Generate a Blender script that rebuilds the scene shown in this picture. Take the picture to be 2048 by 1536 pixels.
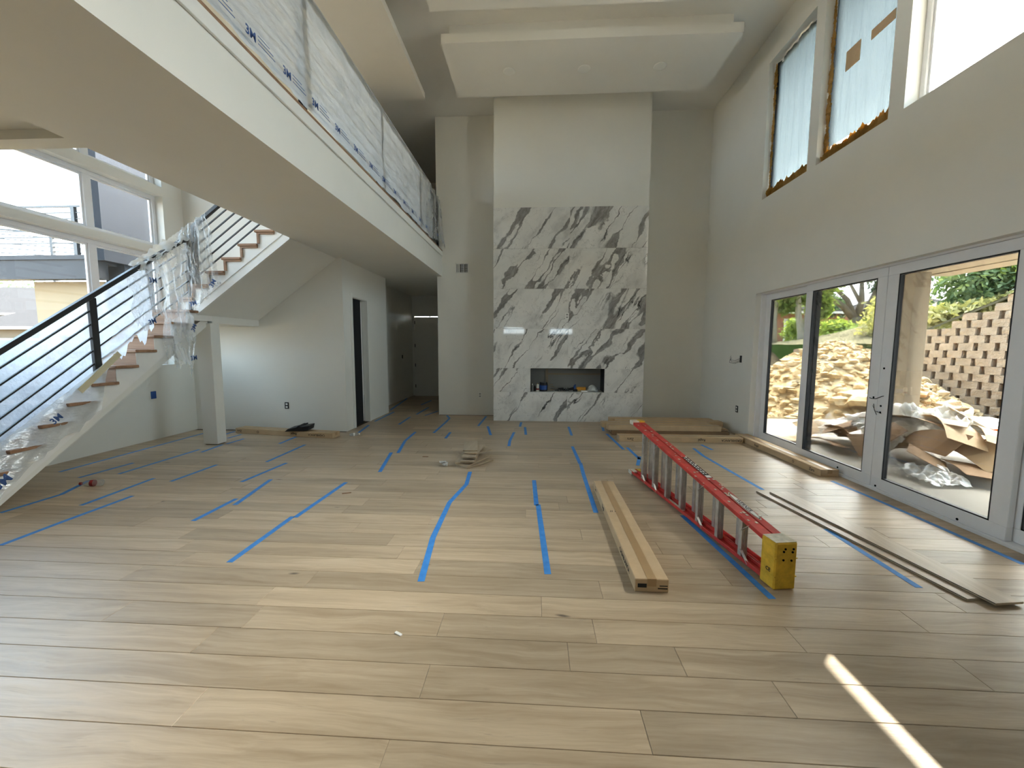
import bpy, bmesh, math, random
import numpy as np
from mathutils import Vector, Matrix, noise as mnoise
for o in list(bpy.data.objects): bpy.data.objects.remove(o, do_unlink=True)
S = bpy.context.scene
COL = S.collection
rnd = random.Random(7)
PI = math.pi
# ------------------------------------------------------------------ camera
YAW, PITCH, ROLL, FPX, CH = 0.056120, 0.093468, 0.0035326, 807.17, 1.54
fw = Vector((-math.sin(YAW)*math.cos(PITCH), math.cos(YAW)*math.cos(PITCH), -math.sin(PITCH)))
r0 = Vector((math.cos(YAW), math.sin(YAW), 0)); u0 = r0.cross(fw)
rr = r0*math.cos(ROLL)+u0*math.sin(ROLL); uu = -r0*math.sin(ROLL)+u0*math.cos(ROLL)
cd = bpy.data.cameras.new('camera'); cam = bpy.data.objects.new('camera', cd); COL.objects.link(cam)
cm = Matrix((rr, uu, -fw)).transposed().to_4x4(); cm.translation = Vector((0, 0, CH)); cam.matrix_world = cm
cd.sensor_fit = 'HORIZONTAL'; cd.sensor_width = 36; cd.lens = 36*FPX/2048; cd.clip_start = .05; cd.clip_end = 400
S.camera = cam
# ------------------------------------------------------------------ sky, sun, exposure
SUN = Vector((2.08, 2.14, 3.87)).normalized()
w = bpy.data.worlds.new('sky'); S.world = w; w.use_nodes = True
nt = w.node_tree; nt.nodes.clear()
out = nt.nodes.new('ShaderNodeOutputWorld'); bg = nt.nodes.new('ShaderNodeBackground')
tc = nt.nodes.new('ShaderNodeTexCoord'); sx = nt.nodes.new('ShaderNodeSeparateXYZ'); rp = nt.nodes.new('ShaderNodeValToRGB')
nt.links.new(tc.outputs['Generated'], sx.inputs[0]); nt.links.new(sx.outputs['Z'], rp.inputs[0])
e = rp.color_ramp.elements
e[0].position = 0.0; e[0].color = (.84, .94, 1.0, 1)
e[1].position = .9; e[1].color = (.46, .70, 1.0, 1)
m = e.new(.3); m.color = (.66, .86, 1.0, 1)
# hazy bright sky: the glow widens around the sun
dp = nt.nodes.new('ShaderNodeVectorMath'); dp.operation = 'DOT_PRODUCT'; nt.links.new(tc.outputs['Generated'], dp.inputs[0]); dp.inputs[1].default_value = SUN
def wm(op, a, b, clamp=False):
    n_ = nt.nodes.new('ShaderNodeMath'); n_.operation = op; n_.use_clamp = clamp
    for i_, v_ in enumerate((a, b)):
        if hasattr(v_, 'is_linked'): nt.links.new(v_, n_.inputs[i_])
        else: n_.inputs[i_].default_value = v_
    return n_.outputs[0]
SKY, GLOW, GPOW = 3.5, 84.0, 9.0
glow = wm('MULTIPLY', wm('POWER', wm('MAXIMUM', dp.outputs['Value'], 0.0), GPOW), GLOW)
bg2 = nt.nodes.new('ShaderNodeBackground'); bg2.inputs[0].default_value = (1.0, .975, .91, 1); nt.links.new(glow, bg2.inputs[1])
nt.links.new(rp.outputs[0], bg.inputs[0]); bg.inputs[1].default_value = SKY
ads = nt.nodes.new('ShaderNodeAddShader'); nt.links.new(bg.outputs[0], ads.inputs[0]); nt.links.new(bg2.outputs[0], ads.inputs[1])
nt.links.new(ads.outputs[0], out.inputs[0])
sd = bpy.data.lights.new('sun', 'SUN'); sd.energy = 9.0; sd.angle = math.radians(.35); sd.color = (1, .93, .80)
so = bpy.data.objects.new('sun', sd); COL.objects.link(so); so.location = (12, 12, 20)
so.rotation_euler = SUN.to_track_quat('Z', 'Y').to_euler()
vs = S.view_settings; vs.view_transform = 'Standard'; vs.look = 'None'; vs.gamma = 1; vs.use_curve_mapping = False; vs.exposure = 1.95
c = S.cycles; c.max_bounces = 10; c.diffuse_bounces = 6; c.glossy_bounces = 4; c.transmission_bounces = 6; c.transparent_max_bounces = 16
c.sample_clamp_indirect = 6; c.caustics_reflective = False; c.caustics_refractive = False
def portal(name, loc, direction, sx_, sy_):
    l = bpy.data.lights.new(name, 'AREA'); l.shape = 'RECTANGLE'; l.size = sx_; l.size_y = sy_; l.cycles.is_portal = True
    o = bpy.data.objects.new(name, l); COL.objects.link(o); o.location = loc
    o.rotation_euler = Vector(direction).to_track_quat('-Z', 'Z').to_euler(); return o
# ------------------------------------------------------------------ materials
def srgb(r, g, b):
    f = lambda v: (v/255)/12.92 if v <= 10 else (((v/255)+.055)/1.055)**2.4
    return (f(r), f(g), f(b), 1)
class NT:
    def __init__(s, name):
        s.m = bpy.data.materials.new(name); s.m.use_nodes = True; s.t = s.m.node_tree; s.t.nodes.clear()
        s.out = s.n('ShaderNodeOutputMaterial')
    def n(s, k, **kw):
        nd = s.t.nodes.new(k)
        for a, v in kw.items(): setattr(nd, a, v)
        return nd
    def l(s, a, b): s.t.links.new(a, b)
    def val(s, sock, v):
        if hasattr(v, 'links') or hasattr(v, 'is_linked'): s.l(v, sock)
        else: sock.default_value = v
    def math(s, op, a, b=0.0, cc=0.0, clamp=False):
        nd = s.n('ShaderNodeMath', operation=op); nd.use_clamp = clamp
        for i, v in enumerate((a, b, cc)): s.val(nd.inputs[i], v)
        return nd.outputs[0]
    def mix(s, f, a, b, mode='MIX'):
        nd = s.n('ShaderNodeMix', data_type='RGBA', blend_type=mode)
        s.val(nd.inputs[0], f); s.val(nd.inputs[6], a); s.val(nd.inputs[7], b); return nd.outputs[2]
    def noise(s, vec, scale=5, detail=3, rough=.5, dist=0, dim='3D'):
        nd = s.n('ShaderNodeTexNoise', noise_dimensions=dim); s.l(vec, nd.inputs['Vector'])
        nd.inputs['Scale'].default_value = scale; nd.inputs['Detail'].default_value = detail
        nd.inputs['Roughness'].default_value = rough; nd.inputs['Distortion'].default_value = dist
        return nd.outputs[0]
    def ramp(s, v, pts):
        nd = s.n('ShaderNodeValToRGB'); s.l(v, nd.inputs[0]); el = nd.color_ramp.elements
        for i, (p, col) in enumerate(pts):
            q = el[i] if i < 2 else el.new(p)
            q.position = p; q.color = col if len(col) == 4 else (*col, 1)
        return nd.outputs[0]
    def maprange(s, v, a, b, c_=0, d=1):
        nd = s.n('ShaderNodeMapRange'); s.l(v, nd.inputs[0])
        for i, x in enumerate((a, b, c_, d)): nd.inputs[1+i].default_value = x
        return nd.outputs[0]
    def pos(s): return s.n('ShaderNodeNewGeometry').outputs['Position']
    def rand(s): return s.n('ShaderNodeObjectInfo').outputs['Random']
    def mapping(s, vec, scale=(1, 1, 1), rot=(0, 0, 0), loc=(0, 0, 0)):
        nd = s.n('ShaderNodeMapping'); s.l(vec, nd.inputs[0])
        nd.inputs['Scale'].default_value = scale; nd.inputs['Rotation'].default_value = rot; nd.inputs['Location'].default_value = loc
        return nd.outputs[0]
    def vadd(s, a, b):
        nd = s.n('ShaderNodeVectorMath', operation='ADD'); s.l(a, nd.inputs[0]); s.l(b, nd.inputs[1]); return nd.outputs[0]
    def vscale(s, a, f):
        nd = s.n('ShaderNodeVectorMath', operation='SCALE'); s.l(a, nd.inputs[0]); s.val(nd.inputs[3], f); return nd.outputs[0]
    def bump(s, h, strength=.2, dist=.01):
        nd = s.n('ShaderNodeBump'); s.l(h, nd.inputs['Height']); nd.inputs['Strength'].default_value = strength
        nd.inputs['Distance'].default_value = dist; return nd.outputs[0]
    def bsdf(s, color, rough=.5, metal=0, spec=.5, normal=None, **kw):
        b = s.n('ShaderNodeBsdfPrincipled'); s.val(b.inputs['Base Color'], color); s.val(b.inputs['Roughness'], rough)
        b.inputs['Metallic'].default_value = metal; b.inputs['Specular IOR Level'].default_value = spec
        if normal: s.l(normal, b.inputs['Normal'])
        for k, v in kw.items(): s.val(b.inputs[k.replace('_', ' ')], v)
        return b.outputs[0]
    def done(s, sh): s.l(sh, s.out.inputs[0]); return s.m
MAT = {}
def plain(name, col, rough=.6, metal=0, spec=.4, var=0.0, nscale=8, bump=0, bscale=60, bdist=.004):
    t = NT(name); p = t.pos()
    colr = col
    if var:
        f = t.noise(p, nscale, 4, .6)
        lo = tuple(x*(1-var) for x in col[:3])+(1,); hi = tuple(min(1, x*(1+var)) for x in col[:3])+(1,)
        colr = t.ramp(f, [(.3, lo), (.7, hi)])
    nm = t.bump(t.noise(p, bscale, 3), bump, bdist) if bump else None
    MAT[name] = t.done(t.bsdf(colr, rough, metal, spec, nm)); return MAT[name]
plain('paint', (.765, .755, .705, 1), .55, 0, .3, .015, 2, .08, 90, .002)
plain('ceiling_paint', (.79, .78, .745, 1), .7, 0, .2, .015, 2)
plain('trim_white', (.80, .79, .76, 1), .4, 0, .4, .02)
plain('frame_white', (.80, .80, .81, 1), .35, 0, .5, .02)
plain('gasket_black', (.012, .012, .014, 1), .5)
plain('black_metal', (.018, .019, .020, 1), .42, 0, .5)
plain('steel', (.55, .55, .55, 1), .35, 1)
plain('aluminium', (.60, .58, .55, 1), .42, .75, .5, .18, 14)
plain('ladder_red', (.52, .045, .035, 1), .45, 0, .4, .25, 10)
plain('ladder_yellow', (.66, .40, .035, 1), .5, 0, .4, .22, 16)
plain('dried_paint', (.62, .58, .48, 1), .7, 0, .3, .2, 30)
plain('cardboard', (.53, .385, .235, 1), .8, 0, .2, .08, 6)
plain('cardboard_dark', (.25, .155, .085, 1), .85, 0, .15, .12, 6)
plain('packing_tape', (.38, .245, .12, 1), .3, 0, .5, .05, 6)
plain('ink', (.03, .028, .026, 1), .7, 0, .2)
plain('ink_blue', (.05, .10, .26, 1), .6, 0, .2)
plain('white_plastic', (.80, .80, .77, 1), .4, 0, .5)
plain('blue_plastic', (.012, .07, .30, 1), .4, 0, .5)
plain('dark_hole', (.006, .006, .006, 1), .9, 0, 0)
plain('grey_mesh', (.30, .30, .28, 1), .6)
plain('masking_tape', (.62, .56, .38, 1), .7, 0, .2, .05)
plain('concrete', (.25, .23, .195, 1), .85, 0, .2, .10, 3, .2, 40, .004)
plain('stucco', (.36, .305, .23, 1), .9, 0, .1, .05, 3, .3, 120, .004)
plain('stucco_tan', (.24, .19, .125, 1), .9, 0, .1, .03, 3, .3, 120, .004)
plain('fascia_grey', (.013, .0135, .016, 1), .6, 0, .3, .22, 2)
plain('wall_grey', (.0105, .0125, .0165, 1), .85, 0, .1, .06, 2)
plain('block', (.36, .29, .215, 1), .9, 0, .1, .16, 5, .9, 26, .03)
plain('block_dark', (.22, .165, .125, 1), .95, 0, .05)
plain('dirt', (.095, .073, .042, 1), .95, 0, .05, .22, 1.2, .8, 6, .08)
plain('hill_soil', (.13, .115, .065, 1), .95, 0, .05, .4, 1.4, .8, 8, .06)
plain('lawn', (.07, .13, .03, 1), .9, 0, .1, .3, 5)
plain('road', (.12, .115, .105, 1), .9)
plain('shingle', (.014, .0135, .0135, 1), .95, 0, .05, .2, 9)
plain('brick_wall', (.42, .20, .13, 1), .9, 0, .1, .25, 6)
plain('siding', (.09, .073, .05, 1), .8)
plain('dark_glass', (.05, .08, .09, 1), .1, 0, .6)
plain('bin_orange', (.85, .12, .02, 1), .45, 0, .4)
plain('bark', (.20, .155, .115, 1), .95, 0, .05, .3, 10, .8, 18, .03)
plain('bark_pale', (.40, .36, .30, 1), .95, 0, .05, .3, 10, .8, 18, .03)
plain('floor_under', (.10, .07, .045, 1), .9)
plain('cap_red', (.25, .02, .02, 1), .5)
plain('orange_card', (.62, .28, .03, 1), .6)
plain('rag', (.55, .54, .51, 1), .9, 0, .1, .2, 20)
plain('gold', (.55, .38, .16, 1), .6)
def rock_mat():
    t = NT('rock'); p = t.pos(); n = t.noise(p, 1.3, 5, .65); r = t.rand()
    f = t.math('ADD', t.math('MULTIPLY', n, .8), t.math('MULTIPLY', t.noise(p, 9, 2), .35))
    col = t.ramp(f, [(.38, (.26, .17, .08)), (.56, (.50, .37, .20)), (.75, (.62, .52, .36))])
    MAT['rock'] = t.done(t.bsdf(col, .95, 0, .1, t.bump(t.noise(p, 22, 4), .8, .03)))
rock_mat()
def leaf_mat(name, a, b, trans=.45):
    t = NT(name); p = t.pos()
    col = t.ramp(t.noise(p, 2.4, 3, .7), [(.35, a), (.68, b)])
    d = t.n('ShaderNodeBsdfDiffuse'); t.l(col, d.inputs[0])
    tr = t.n('ShaderNodeBsdfTranslucent'); t.l(t.mix(1.0, col, (1.0, 1.0, .45, 1), 'MULTIPLY'), tr.inputs[0])
    mx = t.n('ShaderNodeMixShader'); mx.inputs[0].default_value = trans; t.l(d.outputs[0], mx.inputs[1]); t.l(tr.outputs[0], mx.inputs[2])
    MAT[name] = t.done(mx.outputs[0])
leaf_mat('leaf_bright', (.13, .21, .05), (.36, .42, .15))
leaf_mat('leaf_dark', (.04, .085, .045), (.20, .27, .19), .25)
leaf_mat('leaf_mid', (.07, .13, .055), (.27, .34, .20), .35)
leaf_mat('leaf_dry', (.30, .30, .13), (.52, .48, .26), .3)
leaf_mat('foam', (.42, .22, .05), (.70, .48, .20), .6)
leaf_mat('leaf_rust', (.36, .16, .05), (.40, .30, .10))
def glass_mat(name, T):
    t = NT(name); a = t.n('ShaderNodeBsdfTransparent'); a.inputs[0].default_value = (*T, 1)
    g = t.n('ShaderNodeBsdfGlossy'); g.inputs['Roughness'].default_value = .02
    lw = t.n('ShaderNodeLayerWeight'); lw.inputs[0].default_value = .25
    f = t.math('MULTIPLY_ADD', lw.outputs['Fresnel'], .6, .0, True)
    mx = t.n('ShaderNodeMixShader'); t.l(f, mx.inputs[0]); t.l(a.outputs[0], mx.inputs[1]); t.l(g.outputs[0], mx.inputs[2])
    MAT[name] = t.done(mx.outputs[0])
glass_mat('window_glass', (.95, .96, .95)); glass_mat('tinted_glass', (.95, .96, .97)); glass_mat('solar_glass', (.52, .53, .53))
def plastic_mat(name, clear, tint, col, stain=0, trl=.55, streak=(3, 3, 3), gl=.10):
    t = NT(name); p = t.pos()
    a = t.n('ShaderNodeBsdfTransparent'); a.inputs[0].default_value = (*tint, 1)
    n = t.noise(t.mapping(p, streak), 2.0, 5, .65)
    nm = t.bump(t.noise(t.mapping(p, streak), 5.0, 4, .6), .5, .03)
    colr = (*col, 1)
    if stain:
        colr = t.mix(t.maprange(t.noise(p, 1.6, 4, .6), .5, .75), (*col, 1), (.62, .50, .26, 1))
    d = t.n('ShaderNodeBsdfDiffuse'); t.val(d.inputs[0], colr); t.l(nm, d.inputs['Normal'])
    tr = t.n('ShaderNodeBsdfTranslucent'); t.val(tr.inputs[0], colr); t.l(nm, tr.inputs['Normal'])
    m1 = t.n('ShaderNodeMixShader'); m1.inputs[0].default_value = trl; t.l(d.outputs[0], m1.inputs[1]); t.l(tr.outputs[0], m1.inputs[2])
    g = t.n('ShaderNodeBsdfGlossy'); g.inputs['Roughness'].default_value = .18; t.l(nm, g.inputs['Normal'])
    m2 = t.n('ShaderNodeMixShader'); m2.inputs[0].default_value = gl; t.l(m1.outputs[0], m2.inputs[1]); t.l(g.outputs[0], m2.inputs[2])
    m3 = t.n('ShaderNodeMixShader'); t.l(t.math('SUBTRACT', clear+.25, t.math('MULTIPLY', n, .5), 0, True), m3.inputs[0])
    t.l(m2.outputs[0], m3.inputs[1]); t.l(a.outputs[0], m3.inputs[2])
    MAT[name] = t.done(m3.outputs[0])
plastic_mat('film', .66, (.95, .96, .97), (.88, .90, .92), 0, .5, (3, 3, 2), .22)
plastic_mat('film_rail', .30, (.88, .90, .92), (.74, .76, .76), 0, .45, (1.2, 1.2, 3))
plastic_mat('film_window', -.30, (.45, .55, .62), (.046, .058, .066), 0, .85, (5, 5, .6))
plastic_mat('film_stair', .34, (.90, .94, .98), (.74, .80, .88), 0, .6)
plastic_mat('film_white', .08, (.9, .92, .92), (.82, .84, .83), 0, .4)
plastic_mat('bottle_clear', .72, (.92, .94, .95), (.7, .72, .74), 0, .3)
def wood(name, lo, hi, rough=.34, knots=True, axis='X', spec=.5, spread=.5):
    t = NT(name); p = t.pos(); r = t.rand()
    off = t.n('ShaderNodeCombineXYZ'); t.l(t.math('MULTIPLY', r, 37.0), off.inputs[0]); t.l(t.math('MULTIPLY', r, 91.0), off.inputs[1]); t.l(t.math('MULTIPLY', r, 53.0), off.inputs[2])
    q = t.vadd(p, off.outputs[0])
    s1 = {'X': (.55, 9, 9), 'Y': (9, .55, 9), 'Z': (9, 9, .55)}[axis]; s2 = {'X': (2.2, 55, 55), 'Y': (55, 2.2, 55), 'Z': (55, 55, 2.2)}[axis]
    warp = t.n('ShaderNodeTexNoise'); t.l(q, warp.inputs['Vector']); warp.inputs['Scale'].default_value = 1.7; warp.inputs['Detail'].default_value = 2
    q2 = t.vadd(q, t.vscale(warp.outputs['Color'], .10))
    g1 = t.noise(t.mapping(q2, s1), 1.6, 5, .6, .6); g2 = t.noise(t.mapping(q2, s2), 1.0, 3, .7)
    f = t.math('ADD', t.math('MULTIPLY', g1, .75), t.math('MULTIPLY', g2, .25))
    col = t.ramp(f, [(.28, lo), (.66, hi)])
    tone = t.maprange(r, 0, 1, 1-.28*spread, 1+.16*spread)
    cc = t.n('ShaderNodeCombineColor')
    for i in range(3): t.l(tone, cc.inputs[i])
    col = t.mix(1.0, col, cc.outputs[0], 'MULTIPLY')
    if knots:
        v = t.n('ShaderNodeTexVoronoi'); t.l(t.mapping(q2, {'X': (1.0, 3.0, 3.0), 'Y': (3, 1, 3), 'Z': (3, 3, 1)}[axis]), v.inputs['Vector']); v.inputs['Scale'].default_value = 1.55
        k = t.maprange(v.outputs['Distance'], .02, .075, 1, 0)
        k = t.math('MULTIPLY', k, t.math('GREATER_THAN', t.noise(q, 1.9, 0), .50))
        col = t.mix(t.math('MULTIPLY', k, .92), col, (.075, .055, .042, 1))
        dk = t.maprange(g2, .62, .76, 0, .42)
        col = t.mix(dk, col, (.16, .12, .09, 1))
    hb = t.math('ADD', t.math('MULTIPLY', g2, .5), t.math('MULTIPLY', g1, .5))
    nm = t.bump(hb, .22, .006)
    rgh = t.maprange(g2, .2, .8, rough-.05, rough+.10)
    MAT[name] = t.done(t.bsdf(col, rgh, 0, spec, nm))
wood('oak_floor', (.315, .228, .140), (.545, .432, .302), .33, True, 'X', .42, .62)
wood('oak_loose', (.33, .25, .16), (.50, .40, .28), .34, True, 'Y', .5)
wood('stair_oak', (.22, .115, .062), (.36, .215, .13), .5, False, 'X', .3)
def marble():
    t = NT('marble_tile'); p = t.pos(); r = t.rand()
    off = t.n('ShaderNodeCombineXYZ'); t.l(t.math('MULTIPLY', r, 41.0), off.inputs[0]); t.l(t.math('MULTIPLY', r, 77.0), off.inputs[2])
    q = t.vadd(p, off.outputs[0])
    rot = t.mapping(q, (1, 1, 1), (0, math.radians(56), 0))      # vein runs along local x, up to the right
    wn = t.n('ShaderNodeTexNoise'); t.l(q, wn.inputs['Vector']); wn.inputs['Scale'].default_value = 2.2; wn.inputs['Detail'].default_value = 5; wn.inputs['Roughness'].default_value = .6
    wv = t.vadd(rot, t.vscale(wn.outputs['Color'], .26))
    st = t.mapping(wv, (.15, 1, 1.75))
    n1 = t.noise(st, 1.0, 2, .5)
    d1 = t.math('ABSOLUTE', t.math('SUBTRACT', n1, .5))
    wid = t.maprange(t.noise(t.mapping(q, (1, 1, 1), (0, 0, 0), (9, 3, 2)), 1.7, 2), .42, .68, .004, .042)
    band = t.math('SUBTRACT', 1.0, t.math('DIVIDE', d1, wid), 0, True)
    band = t.maprange(band, 0, .35)
    feather = t.maprange(t.noise(t.mapping(wv, (3, 3, 16)), 1.3, 4, .7), .25, .6, .45, 1)
    band = t.math('MULTIPLY', band, feather)
    n2 = t.noise(t.mapping(wv, (.28, 1, 2.4), (0, 0, 0), (5, 7, 3)), 1.15, 3, .55)
    d2 = t.math('ABSOLUTE', t.math('SUBTRACT', n2, .5))
    thin = t.maprange(d2, .002, .013, 1, 0)
    thin = t.math('MULTIPLY', thin, t.maprange(t.noise(q, 1.6, 2), .48, .60))
    n3 = t.noise(t.mapping(wv, (1.4, 1, 1.4), (0, .6, 0), (2, 4, 8)), 1.6, 5, .65)
    hair = t.math('MULTIPLY', t.maprange(t.math('ABSOLUTE', t.math('SUBTRACT', n3, .5)), .001, .006, 1, 0), .35)
    cloud = t.ramp(t.noise(t.mapping(wv, (.8, 1, 1.6)), 1.8, 5, .65), [(.28, (.52, .515, .50)), (.48, (.75, .745, .72)), (.7, (.84, .83, .80))])
    col = t.mix(t.math('MULTIPLY', band, .92), cloud, t.ramp(feather, [(.4, (.04, .038, .037)), (.9, (.16, .15, .142))]))
    col = t.mix(t.math('MULTIPLY', thin, .93), col, (.035, .033, .032, 1))
    col = t.mix(hair, col, (.12, .115, .11, 1))
    MAT['marble_tile'] = t.done(t.bsdf(col, .04, 0, .5))
marble()
def tape_mat():
    t = NT('painter_tape'); p = t.pos()
    col = t.ramp(t.noise(p, 18, 3), [(.3, (.035, .20, .56)), (.7, (.06, .27, .66))])
    MAT['painter_tape'] = t.done(t.bsdf(col, .55, 0, .35, t.bump(t.noise(p, 200, 2), .2, .001)))
tape_mat()
# ------------------------------------------------------------------ mesh helpers
class MB:
    def __init__(s): s.v = []; s.f = []; s.mi = []
    def add(s, vs_, fs, mi=0):
        b = len(s.v); s.v += [tuple(x) for x in vs_]; s.f += [tuple(b+i for i in f) for f in fs]; s.mi += [mi]*len(fs); return s
    def box(s, x0, x1, y0, y1, z0, z1, mi=0, R=None, org=(0, 0, 0)):
        vs_ = [Vector((x, y, z)) for z in (z0, z1) for y in (y0, y1) for x in (x0, x1)]
        if R is not None: o = Vector(org); vs_ = [R @ (v-o)+o for v in vs_]
        return s.add(vs_, [(0, 2, 3, 1), (4, 5, 7, 6), (0, 1, 5, 4), (2, 6, 7, 3), (0, 4, 6, 2), (1, 3, 7, 5)], mi)
    def prism(s, poly, d0, d1, axis='x', mi=0):
        n = len(poly)
        def mk(a, b, d): return {'x': (d, a, b), 'y': (a, d, b), 'z': (a, b, d)}[axis]
        vs_ = [mk(a, b, d0) for a, b in poly]+[mk(a, b, d1) for a, b in poly]
        fs = [tuple(range(n))[::-1], tuple(range(n, 2*n))]+[(i, (i+1) % n, n+(i+1) % n, n+i) for i in range(n)]
        return s.add(vs_, fs, mi)
    def tube(s, pts, r, n=8, mi=0, cap=True):
        pts = [Vector(p) for p in pts]; rs = r if isinstance(r, (list, tuple)) else [r]*len(pts); vs_ = []; fs = []
        up = Vector((0, 0, 1))
        for i, p in enumerate(pts):
            d = (pts[min(i+1, len(pts)-1)]-pts[max(i-1, 0)]).normalized()
            a = d.cross(up if abs(d.z) < .95 else Vector((1, 0, 0))).normalized(); b = d.cross(a)
            vs_ += [p+(a*math.cos(2*PI*k/n)+b*math.sin(2*PI*k/n))*rs[i] for k in range(n)]
        for i in range(len(pts)-1):
            fs += [(i*n+k, i*n+(k+1) % n, (i+1)*n+(k+1) % n, (i+1)*n+k) for k in range(n)]
        if cap: fs += [tuple(range(n)), tuple(range((len(pts)-1)*n, len(pts)*n))[::-1]]
        return s.add(vs_, fs, mi)
    def lathe(s, prof, cx=0, cy=0, cz=0, n=20, mi=0, M=None):
        vs_ = []; fs = []
        for r, z in prof:
            for k in range(n):
                v = Vector((cx+r*math.cos(2*PI*k/n), cy+r*math.sin(2*PI*k/n), cz+z)); vs_.append(M @ v if M is not None else v)
        for i in range(len(prof)-1): fs += [(i*n+k, i*n+(k+1) % n, (i+1)*n+(k+1) % n, (i+1)*n+k) for k in range(n)]
        fs += [tuple(range(n))[::-1], tuple(range((len(prof)-1)*n, len(prof)*n))]
        return s.add(vs_, fs, mi)
    def bar(s, p, q, wx, wz, mi=0, up=(0, 0, 1)):
        p, q = Vector(p), Vector(q); d = (q-p).normalized(); a = d.cross(Vector(up)).normalized(); b = a.cross(d).normalized(); vs_ = []
        for e_ in (p, q):
            for i, j in ((-1, -1), (1, -1), (1, 1), (-1, 1)): vs_.append(e_+a*wx/2*i+b*wz/2*j)
        return s.add(vs_, [(0, 1, 2, 3), (7, 6, 5, 4), (0, 4, 5, 1), (1, 5, 6, 2), (2, 6, 7, 3), (3, 7, 4, 0)], mi)
    def ico(s, c_, r, sub=1, seed=0, amp=.25, mi=0, flat=(1, 1, 1)):
        bm = bmesh.new(); bmesh.ops.create_icosphere(bm, subdivisions=sub, radius=1)
        o = Vector((seed*3.1, seed*1.7, seed*.9)); vs_ = []
        for v in bm.verts:
            k = 1+amp*mnoise.noise(v.co*1.3+o)*2; vs_.append(Vector(c_)+Vector((v.co.x*flat[0], v.co.y*flat[1], v.co.z*flat[2]))*r*k)
        fs = [tuple(v.index for v in f.verts) for f in bm.faces]; bm.free(); return s.add(vs_, fs, mi)
XF = {}
def thing(name, label, cat, loc=(0, 0, 0), rotz=0, group=None):
    o = bpy.data.objects.new(name, None); COL.objects.link(o); o.location = loc; o.rotation_euler = (0, 0, rotz); o.empty_display_size = .1
    if label: o['label'] = label
    if cat: o['category'] = cat
    if group: o['group'] = group
    XF[o.name] = Matrix.Translation(loc) @ Matrix.Rotation(rotz, 4, 'Z'); return o
def tag(o, label=None, cat=None, group=None, kind=None):
    if label: o['label'] = label
    if cat: o['category'] = cat
    if group: o['group'] = group
    if kind: o['kind'] = kind
    return o
def struct(name, label=None):
    o = bpy.data.objects.new(name, None); COL.objects.link(o); o['kind'] = 'structure'; XF[o.name] = Matrix.Identity(4)
    if label: o['label'] = label
    return o
def build(mb, name, mats, parent=None, world=True, bevel=0, smooth=False, label=None, segs=1):
    me = bpy.data.meshes.new(name)
    if isinstance(mats, str): mats = [mats]
    vs_ = [Vector(v) for v in mb.v]
    if parent is None:
        a = np.array(mb.v); lo = a.min(0); hi = a.max(0); org = Vector(((lo[0]+hi[0])/2, (lo[1]+hi[1])/2, lo[2]))
        vs_ = [v-org for v in vs_]
    elif world:
        inv = XF[parent.name].inverted(); vs_ = [inv @ v for v in vs_]
    me.from_pydata([tuple(v) for v in vs_], [], mb.f)
    for m_ in mats: me.materials.append(MAT[m_])
    if len(mats) > 1: me.polygons.foreach_set('material_index', mb.mi)
    bm = bmesh.new(); bm.from_mesh(me); bmesh.ops.recalc_face_normals(bm, faces=bm.faces)
    if bevel: bmesh.ops.bevel(bm, geom=bm.edges[:], offset=bevel, segments=segs, affect='EDGES', clamp_overlap=True)
    bm.to_mesh(me); bm.free()
    if smooth: me.polygons.foreach_set('use_smooth', [True]*len(me.polygons))
    o = bpy.data.objects.new(name, me); COL.objects.link(o)
    if parent is None: o.location = org; XF[o.name] = Matrix.Translation(org)
    else: o.parent = parent; XF[o.name] = XF[parent.name].copy()
    if label: o['label'] = label
    return o
def clone(root, loc, rotz=None, label=None, name=None):
    r_ = root.copy(); COL.objects.link(r_); r_.location = loc
    if rotz is not None: r_.rotation_euler = (0, 0, rotz)
    if label: r_['label'] = label
    XF[r_.name] = Matrix.Translation(loc) @ Matrix.Rotation(r_.rotation_euler[2], 4, 'Z')
    for ch in list(root.children):
        c1 = ch.copy(); COL.objects.link(c1); c1.parent = r_
        for g in list(ch.children):
            c2 = g.copy(); COL.objects.link(c2); c2.parent = c1
    return r_
def text(body, size, M, mat, name, parent=None, ext=.0008):
    bold = .028 if body == '3M' else .012
    cu = bpy.data.curves.new('t', 'FONT'); cu.body = body; cu.size = size; cu.extrude = ext; cu.align_x = 'CENTER'; cu.align_y = 'CENTER'; cu.resolution_u = 2; cu.offset = size*bold
    to = bpy.data.objects.new('t', cu); COL.objects.link(to); dg = bpy.context.evaluated_depsgraph_get(); dg.update()
    me = bpy.data.meshes.new_from_object(to.evaluated_get(dg)); bpy.data.objects.remove(to); bpy.data.curves.remove(cu)
    MM = M if parent is None else XF[parent.name].inverted() @ M
    me.transform(MM); me.materials.clear(); me.materials.append(MAT[mat])
    o = bpy.data.objects.new(name, me); COL.objects.link(o)
    if parent: o.parent = parent; XF[o.name] = XF[parent.name].copy()
    return o
def frame_of(origin, xdir, zdir):
    x = Vector(xdir).normalized(); z = Vector(zdir).normalized(); y = z.cross(x)
    M = Matrix((x, y, z)).transposed().to_4x4(); M.translation = Vector(origin); return M
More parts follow.
